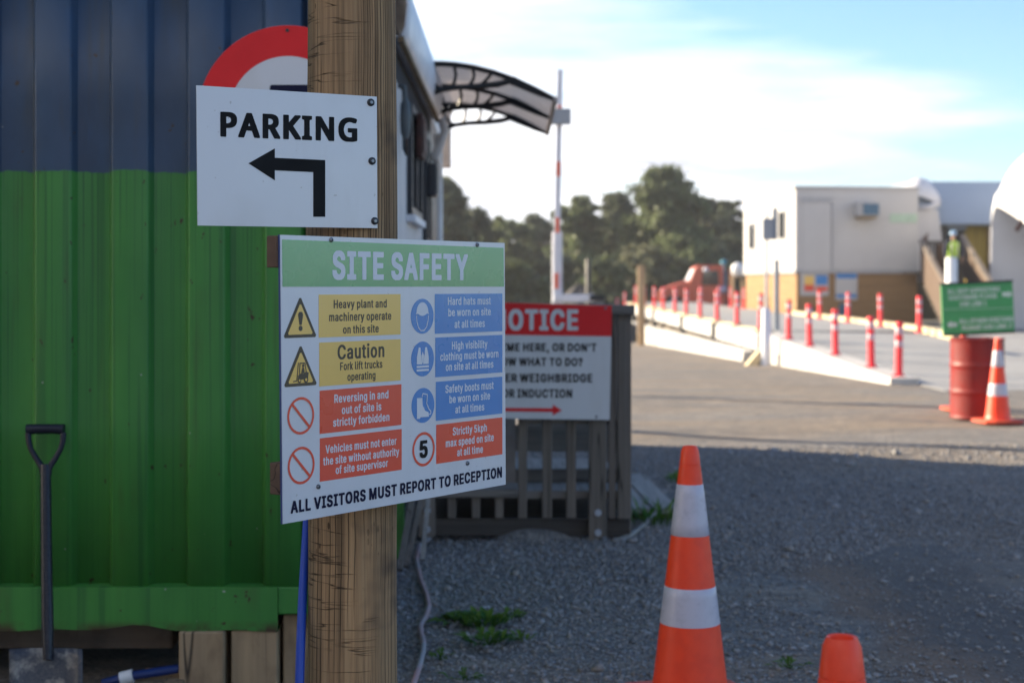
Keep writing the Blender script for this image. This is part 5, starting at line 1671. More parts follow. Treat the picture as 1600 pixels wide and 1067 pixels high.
# ------------------------------------------------------------------ weighbridge
wb = thing('weighbridge', 'long concrete weighbridge with sloping ramp and yellow edge strips', 'weighbridge', (5.6, 21.9, 0))
dz = lambda y_: (.10 + (y_ - 22.3) * (.43 - .10) / (34 - 22.3)) if y_ < 34 else .43 + (y_ - 34) * (.62 - .43) / 36
KX0, KX1 = 5.56, 5.98
ys_ = list(np.linspace(21.9, 33.4, 8))
sec = []
for y_ in ys_:
    t_ = max(dz(y_), .10)
    sec.append([(KX0 - .02, y_, gz(5.4, y_) - .12), (KX0, y_, t_), (KX1, y_, t_), (KX1, y_, -.05)])
m = MB().grid(sec)
m.add(sec[0], [(0, 1, 2, 3)]).add(sec[-1], [(0, 1, 2, 3)])
m.build('kerb_wall', mt['concrete'], wb, bev=.012)
sec = []
for y_ in np.linspace(20.6, 33.9, 8):
    t_ = max(.008, dz(y_) - .09 * smooth01((34 - y_) / 8))
    sec.append([(KX1 + .001, y_, -.05), (KX1 + .001, y_, t_), (9.3, y_, t_ * .9 + .001), (9.3, y_, -.05)])
MB().grid(sec).build('ramp', mt['concrete_grey'], wb)
sec = []
for y_ in (33.95, 50, 72, 74):
    sec.append([(5.66, y_, dz(y_) - .12), (5.66, y_, dz(y_)), (9.3, y_, dz(y_)), (9.3, y_, -.3)])
m = MB().grid(sec)
m.build('deck', mt['concrete_grey'], wb)
for k in range(11):
    a_ = 34.2 + k * 3.55
    MB().box(5.60, 5.86, a_, a_ + 2.35, dz(a_) - .04, dz(a_ + 1) + .035).build('edge_strip', mt['yellow'], wb, bev=.012)
for k, (a_, b_) in enumerate(((34.1, 41.0), (41.7, 48.8), (49.5, 58.6), (59.3, 69))):
    MB().beam((5.63, a_, dz(a_) - .25), (5.63, b_, dz(b_) - .27), .06, .36).build('side_beam', mt['steel_pale'], wb)
for k, a_ in enumerate((41.1, 48.9, 58.7, 69.1)):
    MB().box(5.55, 5.72, a_, a_ + .5, gz(5.4, a_) , dz(a_) - .05).build('bearing_pad', mt['rubber'], wb)
sec = []
for y_ in np.linspace(34.3, 70, 10):
    t_ = -.05 - (y_ - 34) * .0042
    sec.append([(5.28, y_, gz(5.2, y_) - .1), (5.32, y_, t_), (5.62, y_, t_ + .02), (5.62, y_, gz(5.6, y_) - .1)])
m = MB().grid(sec)
m.add(sec[0], [(0, 1, 2, 3)]).add(sec[-1], [(0, 1, 2, 3)])
m.build('footing', mt['concrete'], wb, bev=.01)
MB().box(5.0, 6.4, 70.2, 70.8, -1.2, .50).build('end_block', mt['concrete'], wb, bev=.02)
m = MB()
for k in range(6):
    pass
sec = []
for y_ in np.linspace(31.5, 50, 6):
    sec.append([(9.31, y_, -.1), (9.31, y_, dz(y_) + .10), (9.62, y_, dz(y_) + .10), (9.62, y_, -.1)])
m = MB().grid(sec)
m.add(sec[0], [(0, 1, 2, 3)]).add(sec[-1], [(0, 1, 2, 3)])
m.build('yellow_kerb', mt['yellow'], wb, bev=.012)
wst = thing('wheel_stop', 'yellow and dark wedge leaning at the foot of the pole by the weighbridge', 'wedge', (4.95, 31.0, -.2))
q0, q1 = P(1172, 572, 31.0), P(1191, 546, 31.0)
MB().prism([q0 + Vector((-.08, 0, 0)), q0 + Vector((.16, 0, 0)), q1 + Vector((.1, 0, 0)), q1 + Vector((-.04, 0, 0))], (0, .3, 0)).build('wedge_body', mt['yellow'], wst, bev=.01)
MB().prism([q0 + Vector((.165, .02, 0)), q0 + Vector((.34, .02, 0)), q1 + Vector((.105, .02, -.1))], (0, .2, 0)).build('dark_foot', mt['rubber'], wst)


def make_bollard(label):
    r = thing('bollard', label, 'bollard', (0, 0, 0), 'red and white bollards along the weighbridge')
    MB().lathe([(.100, 0), (.100, .018), (.082, .034), (.068, .045)], seg=24).build('base', mt['pink'], r, smooth=True, auto=40)
    MB().lathe([(.064, .030), (.059, .08), (.056, .40), (.054, .76), (.060, .775), (.060, .80), (.050, .815), (.03, .82)], seg=24).build('tube', mt['pink'], r, smooth=True, auto=45)
    for a_, b_ in ((.44, .535), (.625, .735)):
        MB().lathe([(.0565, a_), (.0580, a_ + .003), (.0575, b_ - .003), (.0555, b_)], seg=24, cap=False).build('reflective_band', mt['reflect_pink'], r, smooth=True, auto=60)
    return r


ordn = ['nearest', 'second', 'third', 'fourth', 'fifth', 'sixth', 'seventh', 'eighth', 'ninth', 'tenth', 'eleventh', 'twelfth', 'thirteenth', 'fourteenth', 'fifteenth']
left_y = [22.26, 23.95, 26.6, 28.9, 31.1, 34.6, 38.2, 41.9, 45.7, 49.4, 52.8, 56.8, 60.5, 65.0, 69.5]
right_y = [33.4, 36.9, 40.5, 44.2, 58.6, 62.1, 65.7, 72.0]
b0 = None
for i, y_ in enumerate(left_y):
    lab = ('red and white bollard on the low end of the left weighbridge kerb' if i == 0 else
           f'{ordn[i]} red and white bollard from the low end of the left weighbridge kerb')
    b = make_bollard(lab) if b0 is None else copy_tree(b0)
    b0 = b0 or b
    b['label'] = lab
    x_ = 5.77
    b.location = (x_, y_, max(dz(y_), .10) + (.035 if y_ > 34 else 0) - .002)
    b.rotation_euler = (random.uniform(-.02, .02), random.uniform(-.03, .03), random.uniform(0, 6))
for i, y_ in enumerate(right_y):
    b = copy_tree(b0)
    b['label'] = ('red bollard nearest the green board on the right edge of the weighbridge' if i == 0 else
                  f'{ordn[i]} red bollard from the green board along the right weighbridge edge')
    b.location = (9.12, y_, dz(y_) - .004)
    b.rotation_euler = (random.uniform(-.02, .02), random.uniform(-.03, .03), random.uniform(0, 6))
for px, lab in ((976, 'far red bollard left of the tan post, beyond the weighbridge end'), (964, 'farthest left red bollard, just above the corner of the notice railing')):
    b = copy_tree(b0)
    b['label'] = lab
    y_ = 76.0 if px == 976 else 80.0
    x_ = (px - CX) / F * y_
    b.location = (x_, y_, P(px, 478, y_).z)
    b.location.z = .30 if px == 976 else .0
# low bank the two far bollards stand on
bk = MB()
bk.grid([[(x_, y_, (.29 if y_ < 78 else -.02) if 74.6 < y_ < 82 else gz(5, y_) - .1) for x_ in (3.6, 5.0, 6.8)] for y_ in (74.4, 74.7, 77.8, 78.4, 81.9, 82.3)])
tag(bk.build('earth_bank', mt['ground'], fix=False), 'low earth bank beyond the end of the weighbridge', 'bank', kind='structure')

Yp = 31.0
pb_ = thing('camera_pole', 'thin pale pole with a small grey box on top, beside the weighbridge', 'pole', (P(1197, 565, Yp).x, Yp, gz(5.3, Yp)))
x_ = P(1197, 565, Yp).x
zg = gz(5.3, Yp)
MB().tube([(x_, Yp, zg - .05), (x_, Yp, P(0, 484, Yp).z), (x_, Yp, P(0, 480, Yp).z)], [.105, .09, .03], 18).build('sleeve', mt['boom_white'], pb_, smooth=True, auto=50)
MB().tube([(x_, Yp, P(0, 484, Yp).z), (x_ + .02, Yp, P(0, 330, Yp).z)], .030, 12).build('pole', mt['galv'], pb_, smooth=True, auto=50)
a_, b_ = P(1190, 375, Yp), P(1206, 342, Yp)
MB().box(a_.x, b_.x, Yp - .16, Yp - .035, a_.z, b_.z).build('sensor_box', mt['box_grey'], pb_, bev=.01)
a_, b_ = P(1206.5, 375, Yp), P(1213, 325, Yp)
MB().box(a_.x, b_.x, Yp - .14, Yp + .02, a_.z, b_.z).build('sensor_box', mt['slate'], pb_, bev=.01)
sp = MB().box(P(1211, 0, 34.3).x, P(1217.5, 0, 34.3).x, 34.3, 34.42, .42, P(0, 406, 34.3).z)
tag(sp.build('slate_post', mt['slate'], bev=.008), 'slate grey square post standing on the weighbridge by the pale pole', 'post')
tp = MB().box(P(997, 0, 55).x, P(1008, 0, 55).x, 55, 55.26, gz(4.8, 55) - .1, P(0, 415, 55).z)
tag(tp.build('tan_post', mt['wood_tan'], bev=.02), 'tall tan timber post among the far red bollards', 'post')
dp = MB().lathe([(.10, -1.4), (.095, P(0, 406, 58).z), (.07, P(0, 405, 58).z + .02)], (P(919, 0, 58).x, 58, 0), 14)
tag(dp.build('dark_post', mt['iron'], smooth=True, auto=40), 'dark round post in front of the trees behind the notice railing', 'post')
hpn = MB()
rr_ = np.linspace(0, 1, 9)
hx = P(905, 0, 64).x
hpn.grid([[(hx + math.cos(t) * r * 3.4 * (1 + .08 * math.sin(3 * t)), 64 + math.sin(t) * r * 2.6, -1.2 + 2.75 * (1 - r) ** .9 + .08 * math.sin(5 * t + 9 * r)) for t in np.linspace(0, 2 * PI, 41)] for r in rr_])
tag(hpn.build('spoil_heap', mt['heap'], smooth=True, fix=False), 'dark heap of spoil under the trees behind the notice railing', 'heap')

# ------------------------------------------------------------------ office block
OX, OY = 10.42, 54.8
fd = Vector((.991, .134, 0)).normalized()          # along the front
ld = Vector((-.134, .991, 0)).normalized()         # along the left side
of = thing('site_office', 'white upstairs site office over a brown boarded base, behind the weighbridge', 'office', (OX, OY, 0))
O_ = Vector((OX, OY, 0))


def oblock(name, a0, a1, b0_, b1_, z0, z1, m, par=of, bev=0):
    q = [O_ + fd * a + ld * b for a, b in ((a0, b0_), (a1, b0_), (a1, b1_), (a0, b1_))]
    return MB().prism([(p.x, p.y, z0) for p in q], (0, 0, z1 - z0)).build(name, mt[m], par, bev=bev)


zt, zm = P(0, 292, OY).z, P(0, 425, OY).z
oblock('upper_floor', 0, 4.72, 0, 6.6, zm, zt - .06, 'office_white')
oblock('roof', -.06, 4.78, -.06, 6.66, zt - .058, zt + .03, 'office_trim')
oblock('boarded_base', .06, 4.7, .06, 6.5, -.1, zm - .05, 'clad_brown')
oblock('floor_band', -.03, 4.75, -.03, 6.62, zm - .049, zm + .09, 'office_trim')
ozz = lambda py: P(0, py, OY).z
oxx = lambda px: ((px - CX) / F * OY - OX) / (fd.x - fd.y * (px - CX) / F)
d_ = oblock('door_panel', oxx(1254), oxx(1298), -.035, -.002, ozz(423), ozz(316), 'office_white')
oblock('door_head', oxx(1252), oxx(1300), -.06, -.036, ozz(317), ozz(309), 'office_trim', d_)
oblock('door_jamb', oxx(1299), oxx(1300.5), -.05, -.002, ozz(423), ozz(317.5), 'office_trim', d_)
ac = oblock('air_conditioner', oxx(1333), oxx(1366), -.50, -.002, ozz(338), ozz(317), 'office_trim', bev=.02)
oblock('grille', oxx(1341), oxx(1365), -.53, -.501, ozz(336), ozz(319), 'door_blue', ac)
oblock('shelf_bracket', oxx(1336), oxx(1363), -.46, -.02, ozz(341.5), ozz(338.3), 'rusty', ac)
OBD = Board(O_ + fd * 0 - ld * .004 + Vector((0, 0, 3)), fd, (0, 0, 1))
oblock('name_board', oxx(1390), oxx(1433), -.02, -.002, ozz(347), ozz(333), 'office_green')
for (xa, ya, xb, yb, nm, lab) in ((1251, 425, 1295, 462, 'poster', 'multicoloured safety poster'), (1306, 426, 1340, 469, 'poster', 'blue and white notice poster')):
    o = oblock(nm, oxx(xa), oxx(xb), .02, .055, ozz(yb), ozz(ya), 'office_white')
    o['label'] = lab
    if xa == 1251:
        oblock('poster_patch', oxx(1257), oxx(1272), .012, .019, ozz(452), ozz(431), 'p_yellow', o)
        oblock('poster_patch', oxx(1257), oxx(1272), .005, .011, ozz(455), ozz(445), 'p_red', o)
        oblock('poster_patch', oxx(1275), oxx(1293), .012, .019, ozz(445), ozz(430), 'p_blue', o)
        oblock('poster_patch', oxx(1275), oxx(1293), .012, .019, ozz(455), ozz(448), 'p_red', o)
    else:
        oblock('poster_patch', oxx(1307), oxx(1339), .012, .019, ozz(435), ozz(427), 'p_blue', o)
        oblock('poster_patch', oxx(1307), oxx(1339), .012, .019, ozz(465), ozz(460), 'p_blue', o)
for k, (b_, z0_, z1_) in enumerate(((1.1, 3.2, 4.3), (5.0, 2.9, 4.0))):
    w_ = oblock('window', -.05, -.002, b_, b_ + .8, z0_, z1_, 'office_trim')
    q = [O_ + fd * a + ld * b for a, b in ((-.056, b_ + .06), (-.051, b_ + .06), (-.051, b_ + .74), (-.056, b_ + .74))]
    MB().prism([(p.x, p.y, z0_ + .06) for p in q], (0, 0, z1_ - z0_ - .12)).build('pane', mt['glass'], w_)
oblock('service_opening', oxx(1262), oxx(1272), .04, .059, ozz(500), ozz(478), 'dark_gap')
oblock('service_opening', oxx(1312), oxx(1330), .04, .059, ozz(500), ozz(474), 'door_blue')

# ------------------------------------------------------------------ stairs, person, tunnel shed, fabric shelters
st_ = thing('office_stairs', 'timber stairs with boarded sides rising to the office landing', 'stairs', (13.6, 47, 0))
A0, A1 = P(1477, 447, 47.0), P(1438, 378, 54.0)
B0, B1 = P(1549, 447, 47.0), P(1502, 370, 54.0)
for (p, q) in ((A0, A1), (B0, B1)):
    MB().prism([p, q, q - Vector((0, 0, 1.25)), p - Vector((0, 0, 1.45))], (.06, 0, 0)).build('boarded_side', mt['stair_wood'], st_)
    MB().beam(p + Vector((.03, 0, .05)), q + Vector((.03, 0, .05)), .16, .09).build('handrail', mt['wood_grey'], st_)
    MB().box(p.x - .02, p.x + .10, p.y - .13, p.y - .01, 0, p.z + .08).build('newel_post', mt['wood_grey'], st_)
for k in range(10):
    t_ = k / 9.0
    z_ = .30 + t_ * (A1.z - 1.08 - .30)
    xa_, xb_ = A0.x + (A1.x - A0.x) * t_ + .07, B0.x + (B1.x - B0.x) * t_ - .01
    y_ = 47.1 + 6.9 * t_
    MB().box(xa_, xb_, y_, y_ + .80, z_ - .06, z_).build('step', mt['wood_dark'], st_)
MB().box(A1.x - .3, B1.x + .3, 54.85, 58, A1.z - 1.14, A1.z - 1.08).build('landing', mt['wood_grey_h'], st_)
for px in (1444, 1450, 1456, 1462):
    q = P(px, 379, 54.4)
    MB().box(q.x - .04, q.x + .04, 54.36, 54.44, A1.z - 1.1, q.z).build('baluster', mt['wood_dark'], st_)
qa, qb = P(1437, 378.5, 54.4), P(1473, 378.5, 54.4)
MB().beam(qa, qb, .09, .09).build('landing_rail', mt['wood_dark'], st_)
q = P(1469, 381, 54.4)
MB().box(q.x - .12, q.x + .1, 54.3, 54.5, A1.z - 1.3, q.z).build('newel_post', mt['wood_warm'], st_)

wp = MB().lathe([(.17, 0), (.165, P(0, 404, 43).z), (.13, P(0, 402, 43).z)], (P(1486.5, 0, 43).x, 43, 0), 20)
tag(wp.build('white_pillar', mt['coupling'], smooth=True, auto=50), 'white round pillar at the foot of the stairs behind the green board', 'pillar')


def person():
    Yq = 51.2
    foot = P(1489.5, 443, Yq)
    r = thing('person', 'person in lime safety vest and pale blue helmet standing on the office stairs', 'person', foot)
    k = 1.76 / 1.75
    J = {'pel': (0, 0, .95), 'sp': (0, .01, 1.15), 'ch': (0, 0, 1.34), 'nk': (0, 0, 1.50), 'hd': (0, -.02, 1.62), 'ht': (0, -.01, 1.74),
         'hl': (-.10, 0, .90), 'kl': (-.12, -.03, .48), 'al': (-.12, .01, .08), 'tl': (-.13, -.14, .03),
         'hr': (.10, 0, .90), 'kr': (.12, -.03, .48), 'ar': (.12, .01, .08), 'tr': (.13, -.14, .03),
         'sl': (-.21, 0, 1.42), 'el': (-.31, -.02, 1.12), 'wl': (-.26, -.12, .88), 'fl': (-.25, -.15, .76),
         'sr': (.21, 0, 1.42), 'er': (.31, -.02, 1.12), 'wr': (.26, -.12, .88), 'fr': (.25, -.15, .76),
         'nose': (0, -.105, 1.615)}
    R = {'pel': .15, 'sp': .14, 'ch': .155, 'nk': .055, 'hd': .088, 'ht': .07, 'hl': .095, 'kl': .06, 'al': .045, 'tl': .04, 'sl': .085, 'el': .065, 'wl': .040, 'fl': .03, 'nose': .016}
    E_ = [('pel', 'sp'), ('sp', 'ch'), ('ch', 'nk'), ('nk', 'hd'), ('hd', 'ht'), ('hd', 'nose')]
    for s in 'lr':
        E_ += [('pel', 'h' + s), ('h' + s, 'k' + s), ('k' + s, 'a' + s), ('a' + s, 't' + s), ('ch', 's' + s), ('s' + s, 'e' + s), ('e' + s, 'w' + s), ('w' + s, 'f' + s)]
        # four fingers and a thumb from each palm
        for n_ in range(4):
            a = f'g{n_}{s}'
            sgn = -1 if s == 'l' else 1
            J[a] = (sgn * .25, -.12 - n_ * .02, .66 + .01 * abs(n_ - 1.5))
            R[a] = .008
            E_.append(('f' + s, a))
        J['th' + s] = ((-1 if s == 'l' else 1) * .225, -.20, .74)
        R['th' + s] = .009
        E_.append(('w' + s, 'th' + s))
    names = list(J)
    me = bpy.data.meshes.new('body')
    me.from_pydata([tuple(Vector(J[n]) * k) for n in names], [(names.index(a), names.index(b)) for a, b in E_], [])
    o = bpy.data.objects.new('body', me)
    col.objects.link(o)
    o.modifiers.new('skin', 'SKIN')
    for i, n in enumerate(names):
        rr = R.get(n, R.get(n[:-1] + 'l', .05))
        me.skin_vertices[0].data[i].radius = (rr, rr * .8 if n in ('pel', 'sp', 'ch') else rr)
        me.skin_vertices[0].data[i].use_root = (n == 'pel')
    sb = o.modifiers.new('sub', 'SUBSURF')
    sb.levels = sb.render_levels = 2
    dg = bpy.context.evaluated_depsgraph_get()
    me2 = bpy.data.meshes.new_from_object(o.evaluated_get(dg))
    o.modifiers.clear()
    o.data = me2
    me2.materials.clear()
    me2.materials.append(mt['navy'])
    me2.materials.append(mt['skin'])
    for p in me2.polygons:
        p.use_smooth = True
        zc = p.center.z
        if zc > 1.49 or (abs(p.center.x) > .19 and zc < .90 and zc > .6):
            p.material_index = 1
    o.parent = r
    m = MB()
    rows = []
    for z_, w_, d_2 in ((.86, .185, .15), (1.0, .18, .15), (1.2, .185, .15), (1.36, .205, .155), (1.45, .15, .11)):
        rows.append([foot + Vector((w_ * math.cos(t), d_2 * math.sin(t), z_)) for t in np.linspace(0, 2 * PI, 25)])
    m.grid(rows).build('safety_vest', mt['hivis'], r, smooth=True, solid=.008)
    m = MB()
    for s in (-1, 1):
        m.tube([foot + Vector((s * .10, -.150, .9)), foot + Vector((s * .10, -.160, 1.2)), foot + Vector((s * .09, -.15, 1.4))], .018, 6)
    m.build('vest_stripe', mt['reflect'], r)
    MB().lathe([(.128, 1.665), (.125, 1.675), (.112, 1.68), (.108, 1.73), (.085, 1.79), (.04, 1.82), (.005, 1.825)], tuple(foot + Vector((0, -.01, 0))), 24).build('helmet', mt['helmet'], r, smooth=True, auto=50)
    m = MB()
    for s in (-1, 1):
        m.lathe([(.004, -.008), (.010, 0), (.004, .008)], tuple(foot + Vector((s * .033, -.098, 1.635))), 8)
    m.build('eyes', mt['ink'], r)
    MB().beam(foot + Vector((-.025, -.098, 1.565)), foot + Vector((.025, -.098, 1.565)), .012, .008).build('mouth', mt['rust_box'], r)


person()

sd = thing('tunnel_shed', 'blue grey roofed shed closing the gap between office and white shelter', 'shed', (17.2, 62, 0))
YS = 60.0
sx_ = lambda px: P(px, 0, YS).x
sz_ = lambda py: P(0, py, YS).z
m = MB()
m.prism([(sx_(1428), YS - .6, sz_(351)), (sx_(1428), YS + .55, sz_(282.5)), (sx_(1428), YS + 4.5, sz_(281)), (sx_(1428), YS + 4.5, sz_(352))], (sx_(1640) - sx_(1428), 0, 0))
m.build('roof', mt['shed_blue'], sd)
MB().box(sx_(1474), sx_(1480), YS, YS + .3, 0, sz_(353)).build('post', mt['frame'], sd)
MB().box(sx_(1544), sx_(1552), YS, YS + .3, 0, sz_(353)).build('post', mt['wood_warm'], sd)
MB().box(sx_(1511), sx_(1543.5), YS + .1, YS + .3, 0, sz_(353)).build('boarded_wall', mt['ply'], sd)
MB().box(sx_(1430), sx_(1600), YS + 3, YS + 3.2, 0, sz_(352)).build('back_wall', mt['frame'], sd)
dbl = MB().box(sx_(1482), sx_(1512), YS + 2.6, YS + 2.9, 1.8, sz_(358)).build('door', mt['door_blue'], sd)
MB().box(sx_(1480.5), sx_(1510.8), YS + .05, YS + .2, sz_(359), sz_(353)).build('lintel', mt['shed_blue'], sd)


def shelter(name, label, Yc, left, scale):
    """fabric shelter: curved hood over a flat fabric end wall"""
    r = thing(name, label, 'shelter', P(left[0], 520, Yc))
    return r


# small hood behind the office
Yh = 58.0
s1 = thing('fabric_shelter', 'small white curved fabric hood just behind the right end of the office', 'shelter', P(1445, 500, Yh))
arc = [(1408, 300), (1416, 290), (1425, 282), (1436, 277.5), (1447, 281), (1457, 294), (1463, 304), (1468, 315)]
lip = [(1408, 312), (1416, 310), (1425, 307), (1436, 306), (1447, 309.5), (1457, 314), (1463, 317), (1467, 319)]
m = MB().grid([[P(x, y, Yh + 2) + Vector((3.2, 7, -.1)) for x, y in arc], [P(x, y, Yh + 1.6) for x, y in arc], [(P(x, y, Yh + 1.6) * .6 + P(x2, y2, Yh - .4) * .4) + Vector((-.05, -.25, .22)) for (x, y), (x2, y2) in zip(arc, lip)], [P(x, y, Yh - .5) for x, y in lip]])
m.build('hood', mt['fabric'], s1, smooth=True, solid=.03)
MB().tube([P(1436, 325, Yh - .9), P(1452, 325, Yh - .9), P(1467, 317, Yh - .9)], .12, 10).build('rolled_edge', mt['fabric'], s1, smooth=True)
MB().prism([P(1424, 328, Yh), P(1466, 328, Yh), P(1472, 375, Yh), P(1473, 440, Yh), P(1424, 440, Yh)], (0, 2.5, 0)).build('end_wall', mt['fabric'], s1, bev=.03)
MB().prism([P(1437, 378, Yh - .03), P(1451, 363, Yh - .03), P(1448, 378, Yh - .03)], (0, .02, 0)).build('torn_flap', mt['rust_box'], s1)

# big shelter at the right edge
Yb = 50.0
s2 = thing('fabric_shelter', 'big white arched fabric shelter at the right edge of the photo', 'shelter', P(1640, 560, Yb))
arc = [(1549, 352), (1551, 335), (1554, 318), (1561, 298), (1570, 280), (1581, 262), (1593, 249), (1606, 238), (1630, 224), (1665, 213), (1710, 210), (1760, 218), (1800, 236), (1835, 270), (1850, 320), (1856, 420)]
lip = [(1549, 354), (1551, 338), (1555, 323), (1563, 325), (1572, 330), (1583, 337), (1595, 345), (1608, 353), (1632, 366), (1665, 380), (1710, 392), (1760, 398), (1800, 402), (1835, 408), (1850, 414), (1856, 424)]
ra = [P(x, y, Yb + 2.4) for x, y in arc]
rl = [P(x, y, Yb - 2.6 * smooth01((x - 1551) / 75.0)) for x, y in lip]
mid = [(p * .5 + q * .5) + Vector((-.10, -.35, .30)) * min(1, (p - q).length / 2.0) for p, q in zip(ra, rl)]
m = MB().grid([[p + Vector((4.6, 9.5, -.05)) for p in ra], [p + Vector((1.6, 3.2, 0)) for p in ra], ra, mid, rl])
m.build('hood', mt['fabric'], s2, smooth=True, solid=.03)
wall = [P(1549, 354, Yb + .03)] + [P(x, y - 5, Yb + .03) for x, y in lip[1:]]
wall = wall + [Vector((wall[-1].x, wall[-1].y, 0)), Vector((wall[0].x - .06, wall[0].y, 0))]
MB().prism(wall, (0, .05, 0)).build('end_wall', mt['fabric'], s2)
q0_ = wall[0]
MB().prism([Vector((q0_.x - .06, Yb + .09, 0)), Vector((q0_.x + 4.4, Yb + 12, 0)), Vector((q0_.x + 4.4, Yb + 12, 3.3)), Vector((q0_.x - .02, Yb + .09, q0_.z + .1))], (.06, 0, 0)).build('side_wall', mt['fabric'], s2)
MB().prism([P(1585, 359, Yb - 2.5), P(1597, 340, Yb - 2.5), P(1599, 352, Yb - 2.5), P(1590, 363, Yb - 2.5)], (0, .02, 0)).build('torn_flap', mt['rust_box'], s2)

# ------------------------------------------------------------------ red truck
YK = 80.0
tk = thing('truck', 'old red bonneted truck parked beyond the far bollards, facing left', 'truck', P(1092, 489, YK))
tx = lambda px, y=YK: (px - CX) / F * y
tz = lambda py, y=YK: H - (py - CY) / F * y


def tprism(name, pts, y0, y1, m, par=tk, bev=.05):
    return MB().prism([(tx(x), y0, tz(y)) for x, y in pts], (0, y1 - y0, 0)).build(name, mt[m], par, bev=bev)


tprism('bonnet', [(1031, 480), (1031, 456), (1038, 450), (1054, 444), (1074, 439), (1092, 438), (1092, 480)], YK - .9, YK + .9, 'truck_red')
cbn = tprism('cab', [(1074, 481), (1074, 439.5), (1083, 418), (1090, 415), (1126, 415), (1127, 481)], YK - 1.05, YK + 1.05, 'truck_red')
tprism('side_window', [(1092, 446), (1094, 424), (1118, 423), (1119, 446)], YK - 1.08, YK - 1.055, 'glass', cbn, 0)
MB().prism([Vector((tx(1074.5) - .05, YK - .85, tz(438))), Vector((tx(1074.5) - .05, YK + .85, tz(438))), Vector((tx(1082.5) - .05, YK + .8, tz(421))), Vector((tx(1082.5) - .05, YK - .8, tz(421)))], (.03, 0, 0)).build('windscreen', mt['boom_white'], cbn)
tprism('rear_deck', [(1127.5, 482), (1127.5, 458), (1158, 458), (1158, 482)], YK - .9, YK + .9, 'truck_red')
tprism('back_panel', [(1126.5, 457), (1126.5, 424), (1131.5, 424), (1131.5, 457)], YK - .95, YK + .9, 'door_blue')
MB().tube([(tx(1139), YK - .7, tz(457)), (tx(1139), YK - .7, tz(420))], [.19, .17], 16).build('exhaust_stack', mt['truck_orange'], tk, smooth=True, auto=50)
MB().lathe([(.04, 0), (.16, .04), (.18, .16), (.14, .24), (.02, .27)], (tx(1129), YK - .4, tz(414)), 16).build('beacon', mt['teal'], tk, smooth=True, auto=50)
MB().tube([(tx(1129), YK - .4, tz(424)), (tx(1129), YK - .4, tz(413))], .05, 8).build('beacon_stem', mt['boom_white'], tk)
MB().tube([(tx(1117), YK - 1.0, tz(452.5)), (tx(1130), YK - 1.0, tz(452.5))], .19, 18).build('fuel_tank', mt['lilac'], tk, smooth=True, auto=40)
MB().lathe([(.02, -.14), (.12, -.10), (.14, 0), (.12, .10), (.02, .14)], (tx(1098), YK - 1.25, tz(422)), 14).build('mirror', mt['boom_white'], tk, smooth=True)
for px in (1050, 1145):
    for yy in (-.95, .72):
        w_ = MB().tube([(tx(px), YK + yy, .50), (tx(px), YK + yy + .26, .50)], .50, 28).build('wheel', mt['rubber'], tk, smooth=True, auto=40, bev=.03)
        MB().tube([(tx(px), YK + yy - .02, .50), (tx(px), YK + yy + .1, .50)], .24, 18).build('rim', mt['boom_white'], w_, smooth=True, auto=40)
MB().tube([(tx(1036), YK - .75, tz(462)), (tx(1033.4), YK - .75, tz(462))], .11, 14).build('headlight', mt['coupling'], tk, smooth=True, auto=40)
MB().tube([(tx(1036), YK + .75, tz(462)), (tx(1033.4), YK + .75, tz(462))], .11, 14).build('headlight', mt['coupling'], tk, smooth=True, auto=40)
wt_ = thing('water_tank', 'white rounded tank on a brown stand between the red truck and the office', 'tank', (tx(1153, 74), 74, 0))
MB().lathe([(.02, 1.92), (.22, 1.96), (.31, 2.06), (.33, 2.28), (.31, 2.46), (.18, 2.58), (.05, 2.62)], (tx(1153, 74), 74, 0), 26).build('tank_body', mt['coupling'], wt_, smooth=True, auto=60)
m = MB()
for a_ in (-1, 1):
    for b_ in (-1, 1):
        m.box(tx(1153, 74) + a_ * .24 - .05, tx(1153, 74) + a_ * .24 + .05, 74 + b_ * .24 - .05, 74 + b_ * .24 + .05, 0, 1.84)
m.box(tx(1153, 74) - .32, tx(1153, 74) + .32, 73.68, 74.32, 1.84, 1.92)
m.build('stand', mt['wood_tan'], wt_)


